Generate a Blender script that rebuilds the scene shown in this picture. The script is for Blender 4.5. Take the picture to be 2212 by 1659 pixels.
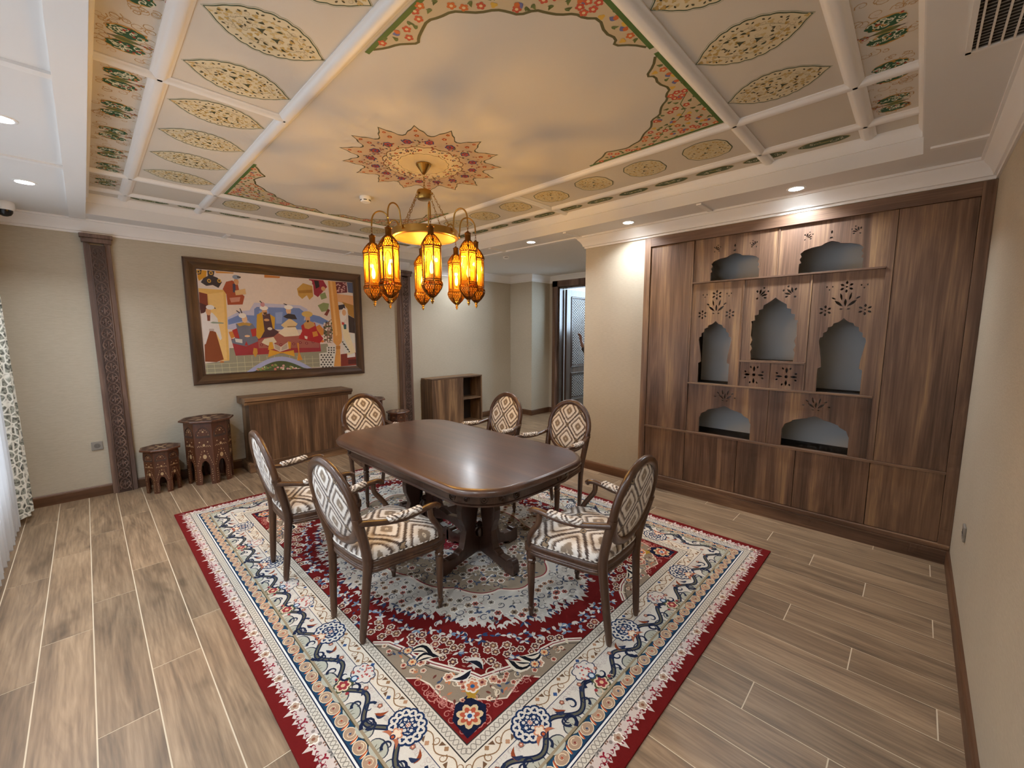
import bpy, bmesh, math, random
from mathutils import Vector, Matrix
random.seed(7)
PI = math.pi
scene = bpy.context.scene
COL = scene.collection
for o in list(bpy.data.objects):
    bpy.data.objects.remove(o, do_unlink=True)

# ------------------------------------------------------------------ camera, world, exposure
cam_data = bpy.data.cameras.new('camera')
cam_data.sensor_fit = 'HORIZONTAL'
cam_data.sensor_width = 36.0
cam_data.lens = 894.63 / 2212 * 36.0
cam_data.clip_start = 0.02
cam = bpy.data.objects.new('camera', cam_data)
COL.objects.link(cam)
_yaw, _pitch, _roll = 0.772716, -0.121357, -0.002612
_f = Vector((math.cos(_yaw) * math.cos(_pitch), math.sin(_yaw) * math.cos(_pitch), math.sin(_pitch)))
_r = Vector((math.sin(_yaw), -math.cos(_yaw), 0))
_u = _r.cross(_f)
_c, _s = math.cos(_roll), math.sin(_roll)
_R, _U = _c * _r + _s * _u, -_s * _r + _c * _u
cam.matrix_world = Matrix(((_R.x, _U.x, -_f.x, 0), (_R.y, _U.y, -_f.y, 0), (_R.z, _U.z, -_f.z, 1.615), (0, 0, 0, 1)))
scene.camera = cam

world = bpy.data.worlds.new('world')
scene.world = world
world.use_nodes = True
_bg = world.node_tree.nodes['Background']
_bg.inputs[0].default_value = (0.72, 0.82, 1.0, 1)
_bg.inputs[1].default_value = 0.6

vs = scene.view_settings
vs.view_transform = 'Standard'
vs.look = 'None'
vs.exposure = -0.25
vs.gamma = 1.0
vs.use_curve_mapping = False
try:
    scene.cycles.use_denoising = True
    scene.cycles.max_bounces = 6
    scene.cycles.glossy_bounces = 3
    scene.cycles.transmission_bounces = 4
    scene.cycles.diffuse_bounces = 4
    scene.cycles.transparent_max_bounces = 8
    scene.cycles.sample_clamp_indirect = 6.0
    scene.cycles.use_light_tree = False
    scene.cycles.adaptive_threshold = 0.05
    scene.cycles.adaptive_min_samples = 12
    scene.cycles.caustics_reflective = False
    scene.cycles.caustics_refractive = False
except Exception:
    pass

def area_light(name, loc, direction, sx, sy, power, color, spread=PI):
    l = bpy.data.lights.new(name, 'AREA')
    l.shape = 'RECTANGLE'; l.size = sx; l.size_y = sy; l.energy = power; l.color = color; l.spread = spread
    o = bpy.data.objects.new(name, l); COL.objects.link(o)
    o.location = loc
    o.rotation_euler = Vector(direction).to_track_quat('-Z', 'Y').to_euler()
    return o

DOWN_POWER = 15.5
DOWN_COLOR = (0.86, 0.93, 1.0)
LANTERN_POWER = 15.0
LANTERN_COLOR = (1.0, 0.84, 0.50)
# daylight arriving through the window in the left wall (lamp stands outside the pane)
area_light('window_daylight', (-1.02, 3.0, 1.45), (1, 0, -0.05), 4.2, 2.0, 100.0, (0.86, 0.93, 1.0))
# daylight in the corridor behind the open door
area_light('corridor_daylight', (7.9, 4.3, 2.2), (-0.35, 0.5, -0.35), 1.6, 1.2, 85.0, (0.6, 0.8, 1.0))

# ------------------------------------------------------------------ helpers
def lin(c):
    return c / 12.92 if c <= 0.04045 else ((c + 0.055) / 1.055) ** 2.4

def hexc(h):
    return tuple(lin(int(h[i:i + 2], 16) / 255) for i in (0, 2, 4)) + (1.0,)

def link(o, parent=None):
    COL.objects.link(o)
    if parent is not None:
        o.parent = parent
    return o

def tag(o, label=None, cat=None, group=None, kind=None):
    if label: o['label'] = label
    if cat: o['category'] = cat
    if group: o['group'] = group
    if kind: o['kind'] = kind
    return o

def empty(name, loc=(0, 0, 0), rz=0.0, parent=None):
    o = bpy.data.objects.new(name, None)
    o.empty_display_size = 0.1
    link(o, parent)
    o.location = loc
    o.rotation_euler = (0, 0, rz)
    return o

def thing(name, label, cat, loc=(0, 0, 0), rz=0.0, group=None):
    return tag(empty(name, loc, rz), label, cat, group)

def copy_tree(o, parent=None):
    c = o.copy()
    link(c, parent)
    for ch in list(o.children):
        copy_tree(ch, c)
    return c

class MB:
    def __init__(self):
        self.v = []; self.f = []; self.c = None
    def add(self, vs_, fs_):
        n = len(self.v)
        self.v += [tuple(p) for p in vs_]
        self.f += [tuple(i + n for i in f) for f in fs_]
        return self
    def box(self, x0, y0, z0, x1, y1, z1):
        x0, x1 = min(x0, x1), max(x0, x1); y0, y1 = min(y0, y1), max(y0, y1); z0, z1 = min(z0, z1), max(z0, z1)
        return self.add([(x0, y0, z0), (x1, y0, z0), (x1, y1, z0), (x0, y1, z0), (x0, y0, z1), (x1, y0, z1), (x1, y1, z1), (x0, y1, z1)],
                        [(0, 3, 2, 1), (4, 5, 6, 7), (0, 1, 5, 4), (1, 2, 6, 5), (2, 3, 7, 6), (3, 0, 4, 7)])
    def prism(self, pts, a, b, fn):
        """extrude a 2D outline between depths a and b; fn(p, q, depth) -> xyz"""
        n = len(pts)
        vv = [fn(p, q, a) for p, q in pts] + [fn(p, q, b) for p, q in pts]
        ff = [tuple(range(n))[::-1], tuple(range(n, 2 * n))]
        for i in range(n):
            j = (i + 1) % n
            ff.append((i, j, j + n, i + n))
        return self.add(vv, ff)
    def rings(self, rings, cap0=True, cap1=True, closed=True):
        n = len(rings[0]); vv = [p for r in rings for p in r]; ff = []
        for k in range(len(rings) - 1):
            for i in range(n if closed else n - 1):
                j = (i + 1) % n
                ff.append((k * n + i, k * n + j, (k + 1) * n + j, (k + 1) * n + i))
        if cap0: ff.append(tuple(range(n))[::-1])
        if cap1: ff.append(tuple(range((len(rings) - 1) * n, len(rings) * n)))
        return self.add(vv, ff)
    def lathe(self, prof, segs=24, c=(0, 0, 0), rot=0.0, caps=True):
        rr = []
        for r, z in prof:
            rr.append([(c[0] + r * math.cos(rot + 2 * PI * i / segs), c[1] + r * math.sin(rot + 2 * PI * i / segs), c[2] + z) for i in range(segs)])
        return self.rings(rr, caps, caps)
    def tube(self, path, rad, segs=8, up=None, caps=True, rot=0.0):
        """sweep an ellipse; rad: scalar, (rx, ry) or list of those per point"""
        P = [Vector(p) for p in path]; n = len(P)
        if not isinstance(rad, list): rad = [rad] * n
        nrm = None; rr = []
        for i in range(n):
            t = (P[min(i + 1, n - 1)] - P[max(i - 1, 0)])
            t = t.normalized() if t.length > 1e-9 else Vector((0, 0, 1))
            if up is not None:
                a = Vector(up) - t * Vector(up).dot(t)
                if a.length < 1e-5: a = t.orthogonal()
                a.normalize()
            elif nrm is None:
                a = t.orthogonal().normalized()
            else:
                a = nrm - t * nrm.dot(t); a.normalize()
            nrm = a; b = t.cross(a)
            r = rad[i]; rx, ry = (r, r) if not isinstance(r, tuple) else r
            rr.append([tuple(P[i] + a * (rx * math.cos(rot + 2 * PI * k / segs)) + b * (ry * math.sin(rot + 2 * PI * k / segs))) for k in range(segs)])
        return self.rings(rr, caps, caps)
    def sweep(self, path, prof, closed=False):
        """path: list of (x, y) walked with the room on the LEFT; prof: list of (offset_into_room, z) closed outline"""
        n = len(path); rr = []
        for i in range(n):
            p = Vector(path[i])
            d0 = (p - Vector(path[i - 1])).normalized() if (i > 0 or closed) else None
            d1 = (Vector(path[(i + 1) % n]) - p).normalized() if (i < n - 1 or closed) else None
            if d0 is None: d0 = d1
            if d1 is None: d1 = d0
            n0 = Vector((-d0.y, d0.x)); n1 = Vector((-d1.y, d1.x))
            m = n0 + n1
            m = m / max(0.2, m.dot(n0))
            rr.append([(p.x + m.x * o, p.y + m.y * o, z) for o, z in prof])
        k = len(prof); vv = [q for r in rr for q in r]; ff = []
        for a in range(n if closed else n - 1):
            b = (a + 1) % n
            for i in range(k):
                j = (i + 1) % k
                ff.append((a * k + i, b * k + i, b * k + j, a * k + j))
        if not closed:
            ff.append(tuple(range(k))); ff.append(tuple(range((n - 1) * k, n * k))[::-1])
        return self.add(vv, ff)
    def shift(self, o):
        self.v = [(x - o[0], y - o[1], z - o[2]) for x, y, z in self.v]
        return self
    def mesh(self, name, mat=None, smooth=None, bevel=0.0, recalc=True):
        me = bpy.data.meshes.new(name)
        me.from_pydata(self.v, [], self.f)
        me.update()
        if bevel > 0 or recalc:
            bm = bmesh.new(); bm.from_mesh(me)
            if recalc: bmesh.ops.recalc_face_normals(bm, faces=bm.faces)
            if bevel > 0:
                ed = [e for e in bm.edges if len(e.link_faces) == 2 and e.calc_face_angle(0) > 0.6]
                bmesh.ops.bevel(bm, geom=ed, offset=bevel, segments=2, profile=0.6, affect='EDGES', clamp_overlap=True)
            bm.to_mesh(me); bm.free()
        if smooth is not None:
            me.polygons.foreach_set('use_smooth', [True] * len(me.polygons))
            me.set_sharp_from_angle(angle=math.radians(smooth))
        if mat is not None: me.materials.append(mat)
        return me
    def build(self, name, mat=None, parent=None, smooth=None, bevel=0.0, world=False, kind=None, recalc=True):
        """world=True: the vertices are world coordinates and the (unrotated) parent sits somewhere else"""
        if world and parent is not None:
            o = parent; off = Vector((0, 0, 0))
            while o is not None:
                off += o.location; o = o.parent
            self.shift(off)
        o = bpy.data.objects.new(name, self.mesh(name, mat, smooth, bevel, recalc))
        link(o, parent)
        if kind: o['kind'] = kind
        return o

class Paint:
    """flat print: coloured outlines laid in thin layers on a surface"""
    def __init__(self, to3d, tf=None):
        self.to3d = to3d; self.v = []; self.f = []; self.col = []; self.tf = tf
    def poly(self, pts, col, layer):
        n = len(self.v); layer += (len(self.f) % 89) / 110
        if self.tf: pts = [self.tf(p, q) for p, q in pts]
        self.v += [self.to3d(p, q, layer) for p, q in pts]
        self.f.append(tuple(range(n, n + len(pts)))); self.col.append(col)
    def fan(self, x, y, pts, col, layer):
        n = len(self.v); k = len(pts); layer += (len(self.f) % 89) / 110
        if self.tf: pts = [self.tf(p, q) for p, q in pts]; x, y = self.tf(x, y)
        self.v += [self.to3d(p, q, layer) for p, q in pts] + [self.to3d(x, y, layer)]
        for i in range(k): self.f.append((n + i, n + (i + 1) % k, n + k)); self.col.append(col)
    def disc(self, x, y, r, col, layer, n=12, ry=None, rot=0.0):
        ry = r if ry is None else ry
        c, s = math.cos(rot), math.sin(rot); pts = []
        for i in range(n):
            a = 2 * PI * i / n; p, q = r * math.cos(a), ry * math.sin(a)
            pts.append((x + p * c - q * s, y + p * s + q * c))
        self.fan(x, y, pts, col, layer)
    def lobed(self, x, y, r, k, depth, col, layer, rot=0.0, ry=1.0):
        n = k * 4; pts = []
        for i in range(n):
            a = 2 * PI * i / n
            q = r * (1 - depth + depth * abs(math.cos(k * a / 2)))
            pts.append((x + q * math.cos(a + rot), y + ry * q * math.sin(a + rot)))
        self.fan(x, y, pts, col, layer)
    def star(self, x, y, r0, r1, k, col, layer, rot=0.0):
        pts = []
        for i in range(2 * k):
            a = PI * i / k + rot; r = r1 if i % 2 == 0 else r0
            pts.append((x + r * math.cos(a), y + r * math.sin(a)))
        self.fan(x, y, pts, col, layer)
    def leaf(self, x, y, length, w, ang, col, layer, bend=0.0):
        up, dn = [], []
        for i in range(6):
            t = i / 5; b = bend * math.sin(PI * t)
            h = w * math.sin(PI * t ** 0.8)
            up.append((t * length, b + h)); dn.append((t * length, b - h))
        pts = up + dn[-2:0:-1]
        c, s = math.cos(ang), math.sin(ang)
        self.poly([(x + p * c - q * s, y + p * s + q * c) for p, q in pts], col, layer)
    def stroke(self, pts, w, col, layer, taper=False):
        n = len(pts)
        L, R = [], []
        for i in range(n):
            a = pts[max(i - 1, 0)]; b = pts[min(i + 1, n - 1)]
            dx, dy = b[0] - a[0], b[1] - a[1]; m = math.hypot(dx, dy) or 1
            ww = w * ((1 - i / (n - 1)) * 0.8 + 0.2) if taper else w
            nx, ny = -dy / m * ww / 2, dx / m * ww / 2
            L.append((pts[i][0] + nx, pts[i][1] + ny)); R.append((pts[i][0] - nx, pts[i][1] - ny))
        for i in range(n - 1):
            self.poly([L[i], L[i + 1], R[i + 1], R[i]], col, layer)
    def loop(self, pts, w, col, layer):
        self.stroke(list(pts) + [pts[0], pts[1]], w, col, layer)
    def curl(self, x, y, r, ang, col, layer, w=0.004, turns=1.2, sgn=1):
        pts = []
        for i in range(11):
            t = i / 10; a = ang + sgn * t * turns * 2 * PI; q = r * (1 - 0.75 * t)
            pts.append((x + q * math.cos(a), y + q * math.sin(a)))
        self.stroke(pts, w, col, layer, True)
    def flower(self, x, y, r, layer, petal, mid, out=None, k=5, rot=0.0):
        if out: self.lobed(x, y, r * 1.3, k, 0.22, out, layer, rot); layer += 1
        self.lobed(x, y, r, k, 0.3, petal, layer, rot)
        self.disc(x, y, r * 0.38, mid, layer + 1, 6)
    def build(self, name, mat, parent=None, kind=None, world=True):
        if world and parent is not None:
            o = parent; off = Vector((0, 0, 0))
            while o is not None:
                off += o.location; o = o.parent
            self.v = [(x - off.x, y - off.y, z - off.z) for x, y, z in self.v]
        me = bpy.data.meshes.new(name)
        me.from_pydata(self.v, [], self.f); me.update()
        ca = me.color_attributes.new('Col', 'FLOAT_COLOR', 'CORNER')
        cache = {}; buf = []
        for f, c in zip(self.f, self.col):
            if c not in cache: cache[c] = hexc(c)
            buf += list(cache[c]) * len(f)
        ca.data.foreach_set('color', buf)
        me.materials.append(mat)
        o = bpy.data.objects.new(name, me); link(o, parent)
        if kind: o['kind'] = kind
        return o

# ------------------------------------------------------------------ materials
def mat_new(name):
    m = bpy.data.materials.new(name); m.use_nodes = True
    nt = m.node_tree
    return m, nt, nt.nodes['Principled BSDF']

def N(nt, kind, **kw):
    n = nt.nodes.new(kind)
    for k, v in kw.items():
        if k in n.inputs: n.inputs[k].default_value = v
        else: setattr(n, k, v)
    return n

def ramp(nt, stops, interp='LINEAR'):
    r = nt.nodes.new('ShaderNodeValToRGB'); r.color_ramp.interpolation = interp
    el = r.color_ramp.elements
    while len(el) < len(stops): el.new(0.5)
    for e, (p, c) in zip(el, stops):
        e.position = p; e.color = c if not isinstance(c, str) else hexc(c)
    return r

def plain(name, col, rough=0.5, metal=0.0, bump=0.0, bscale=60.0, coat=0.0, spec=0.5):
    m, nt, b = mat_new(name)
    b.inputs['Base Color'].default_value = hexc(col) if isinstance(col, str) else col
    b.inputs['Roughness'].default_value = rough; b.inputs['Metallic'].default_value = metal
    b.inputs['Coat Weight'].default_value = coat; b.inputs['Specular IOR Level'].default_value = spec
    if bump > 0:
        tc = N(nt, 'ShaderNodeTexCoord'); no = N(nt, 'ShaderNodeTexNoise', Scale=bscale, Detail=4.0)
        bp = N(nt, 'ShaderNodeBump', Strength=bump, Distance=0.004)
        nt.links.new(tc.outputs['Object'], no.inputs['Vector'])
        nt.links.new(no.outputs['Fac'], bp.inputs['Height']); nt.links.new(bp.outputs['Normal'], b.inputs['Normal'])
    return m

def wood(name, stops, axis='z', rough=0.45, scale=1.0, coat=0.0, vary=True, bump=0.05):
    """long grain along an axis, broad darker and lighter streaks plus fine fibres"""
    m, nt, b = mat_new(name); L = nt.links.new
    geo = N(nt, 'ShaderNodeNewGeometry')
    oi = N(nt, 'ShaderNodeObjectInfo')
    mul = N(nt, 'ShaderNodeVectorMath', operation='SCALE'); mul.inputs[0].default_value = (37.0, 23.0, 11.0)
    L(oi.outputs['Random'], mul.inputs['Scale'])
    add = N(nt, 'ShaderNodeVectorMath', operation='ADD')
    L(geo.outputs['Position'], add.inputs[0])
    if vary: L(mul.outputs[0], add.inputs[1])
    def mapped(sa, sl):
        mp = N(nt, 'ShaderNodeMapping')
        k = {'x': (sl, sa, sa), 'y': (sa, sl, sa), 'z': (sa, sa, sl)}[axis]
        mp.inputs['Scale'].default_value = k
        L(add.outputs[0], mp.inputs['Vector']); return mp
    m1 = mapped(7.5 * scale, 0.55 * scale)
    n1 = N(nt, 'ShaderNodeTexNoise', Scale=1.0, Detail=5.0, Roughness=0.55, Distortion=0.9)
    L(m1.outputs[0], n1.inputs['Vector'])
    m2 = mapped(90 * scale, 2.5 * scale)
    n2 = N(nt, 'ShaderNodeTexNoise', Scale=1.0, Detail=3.0, Roughness=0.6)
    L(m2.outputs[0], n2.inputs['Vector'])
    mx = N(nt, 'ShaderNodeMix', data_type='FLOAT'); mx.inputs[0].default_value = 0.28
    L(n1.outputs['Fac'], mx.inputs[2]); L(n2.outputs['Fac'], mx.inputs[3])
    cr = ramp(nt, stops)
    L(mx.outputs[0], cr.inputs['Fac'])
    L(cr.outputs['Color'], b.inputs['Base Color'])
    b.inputs['Roughness'].default_value = rough; b.inputs['Coat Weight'].default_value = coat
    b.inputs['Coat Roughness'].default_value = 0.2
    if bump > 0:
        bp = N(nt, 'ShaderNodeBump', Strength=bump, Distance=0.003)
        L(n2.outputs['Fac'], bp.inputs['Height']); L(bp.outputs['Normal'], b.inputs['Normal'])
    return m

WAL = [(0.36, '4c382b'), (0.45, '634a3a'), (0.51, '735845'), (0.57, '84674f'), (0.66, 'a5845f')]
M = {}
M['walnut'] = wood('walnut_veneer', WAL, 'z', 0.42)
M['walnut_h'] = wood('walnut_veneer_horizontal', WAL, 'y', 0.42)
M['walnut_x'] = wood('walnut_veneer_along_x', WAL, 'x', 0.42)
SBW = [(0.36, '46301f'), (0.45, '5d432e'), (0.51, '70533a'), (0.56, '836346'), (0.64, 'a07e58')]
M['side_wood'] = wood('sideboard_veneer', SBW, 'z', 0.5)
M['side_wood_x'] = wood('sideboard_veneer_along_x', SBW, 'x', 0.5)
BBW = [(0.3, '442b1d'), (0.5, '5f4029'), (0.7, '7a563a')]
M['base_x'] = wood('baseboard_wood_x', BBW, 'x', 0.45)
M['base_y'] = wood('baseboard_wood_y', BBW, 'y', 0.45)
M['pillar'] = wood('pillar_wood', [(0.38, '4d3a31'), (0.5, '654e43'), (0.6, '83695a')], 'z', 0.5)
M['pillar_dark'] = plain('carved_wood', '44322a', 0.6, 0, 0.5, 90)
M['mahog'] = wood('table_mahogany', [(0.3, '402b21'), (0.5, '52382b'), (0.7, '654837')], 'y', 0.34, 1.0, 0.5, True, 0.02)
M['mahog_z'] = wood('table_leg_mahogany', [(0.3, '35231c'), (0.5, '463026'), (0.7, '573c2f')], 'z', 0.3, 1.0, 0.4, True, 0.02)
M['chair_wood'] = wood('chair_wood', [(0.3, '38251a'), (0.5, '4d3424'), (0.7, '66472f')], 'z', 0.33, 1.5, 0.3, True, 0.02)
M['stool_wood'] = wood('stool_wood', [(0.3, '3d2115'), (0.5, '57311d'), (0.7, '6e4227')], 'z', 0.38, 1.5, 0.3, True, 0.02)
M['door_wood'] = wood('door_wood', [(0.3, '33251f'), (0.5, '46342b'), (0.7, '5a463a')], 'z', 0.25, 1.0, 0.5, True, 0.01)
M['frame_x'] = wood('picture_frame_wood_x', [(0.38, '35241a'), (0.5, '493324'), (0.6, '624733')], 'x', 0.4)
M['frame_z'] = wood('picture_frame_wood_z', [(0.38, '35241a'), (0.5, '493324'), (0.6, '624733')], 'z', 0.4)
M['inlay'] = plain('bone_inlay', 'b79b74', 0.35)
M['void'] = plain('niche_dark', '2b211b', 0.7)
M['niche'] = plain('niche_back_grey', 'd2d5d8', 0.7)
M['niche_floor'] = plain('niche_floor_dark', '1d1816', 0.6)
M['white'] = plain('white_paint', 'e6e2dc', 0.6)
M['white_gloss'] = plain('white_plastic', 'efeeec', 0.35)
M['ceil'] = plain('ceiling_paint', 'e6e4e1', 0.7, 0, 0.08, 25)
M['panel'] = plain('ceiling_panel_paint', 'd6cfc3', 0.72, 0, 0.08, 18)
M['beam'] = plain('beam_paint', 'eeece9', 0.42)
M['gold'] = plain('brushed_gold', 'b08a48', 0.28, 1.0)
M['bronze'] = plain('aged_bronze', '6f4a22', 0.42, 1.0)
M['socket'] = plain('socket_grey', '8d8880', 0.4)
M['black'] = plain('black_plastic', '1a1a1c', 0.25)
M['steel'] = plain('grille_metal', '8a837b', 0.4, 0.6)
M['skin'] = plain('skin', '8a6350', 0.55)
M['shirt'] = plain('dark_cloth', '3a3432', 0.85)

def wall_mat(name, c0, c1, bump=0.35):
    m, nt, b = mat_new(name); L = nt.links.new
    geo = N(nt, 'ShaderNodeNewGeometry'); mp = N(nt, 'ShaderNodeMapping'); mp.inputs['Scale'].default_value = (22, 22, 150)
    L(geo.outputs['Position'], mp.inputs['Vector'])
    n1 = N(nt, 'ShaderNodeTexNoise', Scale=1.0, Detail=5.0, Roughness=0.65); L(mp.outputs[0], n1.inputs['Vector'])
    n2 = N(nt, 'ShaderNodeTexNoise', Scale=1.6, Detail=2.0); L(geo.outputs['Position'], n2.inputs['Vector'])
    mx = N(nt, 'ShaderNodeMix', data_type='FLOAT'); mx.inputs[0].default_value = 0.35
    L(n1.outputs['Fac'], mx.inputs[2]); L(n2.outputs['Fac'], mx.inputs[3])
    cr = ramp(nt, [(0.3, c0), (0.7, c1)]); L(mx.outputs[0], cr.inputs['Fac']); L(cr.outputs['Color'], b.inputs['Base Color'])
    b.inputs['Roughness'].default_value = 0.8
    bp = N(nt, 'ShaderNodeBump', Strength=bump, Distance=0.002); L(n1.outputs['Fac'], bp.inputs['Height']); L(bp.outputs['Normal'], b.inputs['Normal'])
    return m
M['wall'] = wall_mat('wallpaper_beige', 'b2a793', 'c3b9a5')

def floor_mat():
    m, nt, b = mat_new('oak_look_tile'); L = nt.links.new
    geo = N(nt, 'ShaderNodeNewGeometry'); oi = N(nt, 'ShaderNodeObjectInfo')
    mul = N(nt, 'ShaderNodeVectorMath', operation='SCALE'); mul.inputs[0].default_value = (13.0, 29.0, 5.0); L(oi.outputs['Random'], mul.inputs['Scale'])
    add = N(nt, 'ShaderNodeVectorMath', operation='ADD'); L(geo.outputs['Position'], add.inputs[0]); L(mul.outputs[0], add.inputs[1])
    mp = N(nt, 'ShaderNodeMapping'); mp.inputs['Scale'].default_value = (9, 1.1, 1); L(add.outputs[0], mp.inputs['Vector'])
    n1 = N(nt, 'ShaderNodeTexNoise', Scale=1.0, Detail=4.0, Roughness=0.6, Distortion=1.4); L(mp.outputs[0], n1.inputs['Vector'])
    mp2 = N(nt, 'ShaderNodeMapping'); mp2.inputs['Scale'].default_value = (110, 5, 1); L(add.outputs[0], mp2.inputs['Vector'])
    n2 = N(nt, 'ShaderNodeTexNoise', Scale=1.0, Detail=3.0); L(mp2.outputs[0], n2.inputs['Vector'])
    n3 = N(nt, 'ShaderNodeTexNoise', Scale=1.3, Detail=3.0, Roughness=0.6, Distortion=0.6)
    mp3 = N(nt, 'ShaderNodeMapping'); mp3.inputs['Scale'].default_value = (3.2, 1.1, 1); L(add.outputs[0], mp3.inputs['Vector']); L(mp3.outputs[0], n3.inputs['Vector'])
    mx = N(nt, 'ShaderNodeMix', data_type='FLOAT'); mx.inputs[0].default_value = 0.3
    L(n1.outputs['Fac'], mx.inputs[2]); L(n2.outputs['Fac'], mx.inputs[3])
    wv = N(nt, 'ShaderNodeTexWave', Scale=1.0, Distortion=16.0, Detail=4.0); wv.bands_direction = 'X'; wv.inputs['Detail Scale'].default_value = 0.8
    mpw = N(nt, 'ShaderNodeMapping'); mpw.inputs['Scale'].default_value = (11, 1.6, 1); L(add.outputs[0], mpw.inputs['Vector']); L(mpw.outputs[0], wv.inputs['Vector'])
    mw = N(nt, 'ShaderNodeMix', data_type='FLOAT'); mw.inputs[0].default_value = 0.055; L(mx.outputs[0], mw.inputs[2]); L(wv.outputs['Fac'], mw.inputs[3])
    cr = ramp(nt, [(0.30, '655341'), (0.45, '836c54'), (0.55, '957c61'), (0.68, 'a98f72')]); L(mw.outputs[0], cr.inputs['Fac'])
    kr = ramp(nt, [(0.26, (0.36, 0.34, 0.32, 1)), (0.40, (1, 1, 1, 1))]); L(n3.outputs['Fac'], kr.inputs['Fac'])
    mu = N(nt, 'ShaderNodeMix', data_type='RGBA', blend_type='MULTIPLY'); mu.inputs[0].default_value = 0.8
    L(cr.outputs['Color'], mu.inputs[6]); L(kr.outputs['Color'], mu.inputs[7])
    hs = N(nt, 'ShaderNodeHueSaturation'); mr = N(nt, 'ShaderNodeMapRange'); mr.inputs[3].default_value = 0.84; mr.inputs[4].default_value = 1.12
    L(oi.outputs['Random'], mr.inputs[0]); L(mr.outputs[0], hs.inputs['Value']); L(mu.outputs[2], hs.inputs['Color'])
    L(hs.outputs['Color'], b.inputs['Base Color'])
    b.inputs['Roughness'].default_value = 0.42
    bp = N(nt, 'ShaderNodeBump', Strength=0.12, Distance=0.002); L(n2.outputs['Fac'], bp.inputs['Height']); L(bp.outputs['Normal'], b.inputs['Normal'])
    return m
M['plank'] = floor_mat()
M['grout'] = plain('grout', 'd6c5aa', 0.8)

def paint_mat(name, rough=0.7, noise=0.0, bump=0.0, bscale=300.0):
    m, nt, b = mat_new(name); L = nt.links.new
    at = N(nt, 'ShaderNodeVertexColor'); at.layer_name = 'Col'
    L(at.outputs['Color'], b.inputs['Base Color']); b.inputs['Roughness'].default_value = rough
    if noise > 0 or bump > 0:
        geo = N(nt, 'ShaderNodeNewGeometry'); no = N(nt, 'ShaderNodeTexNoise', Scale=bscale, Detail=2.0); L(geo.outputs['Position'], no.inputs['Vector'])
        if noise > 0:
            mr = N(nt, 'ShaderNodeMapRange'); mr.inputs[3].default_value = 1 - noise; mr.inputs[4].default_value = 1 + noise; L(no.outputs['Fac'], mr.inputs[0])
            hs = N(nt, 'ShaderNodeHueSaturation'); L(at.outputs['Color'], hs.inputs['Color']); L(mr.outputs[0], hs.inputs['Value']); L(hs.outputs['Color'], b.inputs['Base Color'])
        if bump > 0:
            bp = N(nt, 'ShaderNodeBump', Strength=bump, Distance=0.003); L(no.outputs['Fac'], bp.inputs['Height']); L(bp.outputs['Normal'], b.inputs['Normal'])
    return m
M['fresco'] = paint_mat('painted_ornament', 0.7)
M['canvas'] = paint_mat('printed_canvas', 0.5, 0.06, 0.0, 40)
M['pile'] = paint_mat('rug_pile', 0.95, 0.18, 0.5, 420)
M['pile'].node_tree.nodes['Principled BSDF'].inputs['Specular IOR Level'].default_value = 0.15

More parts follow.
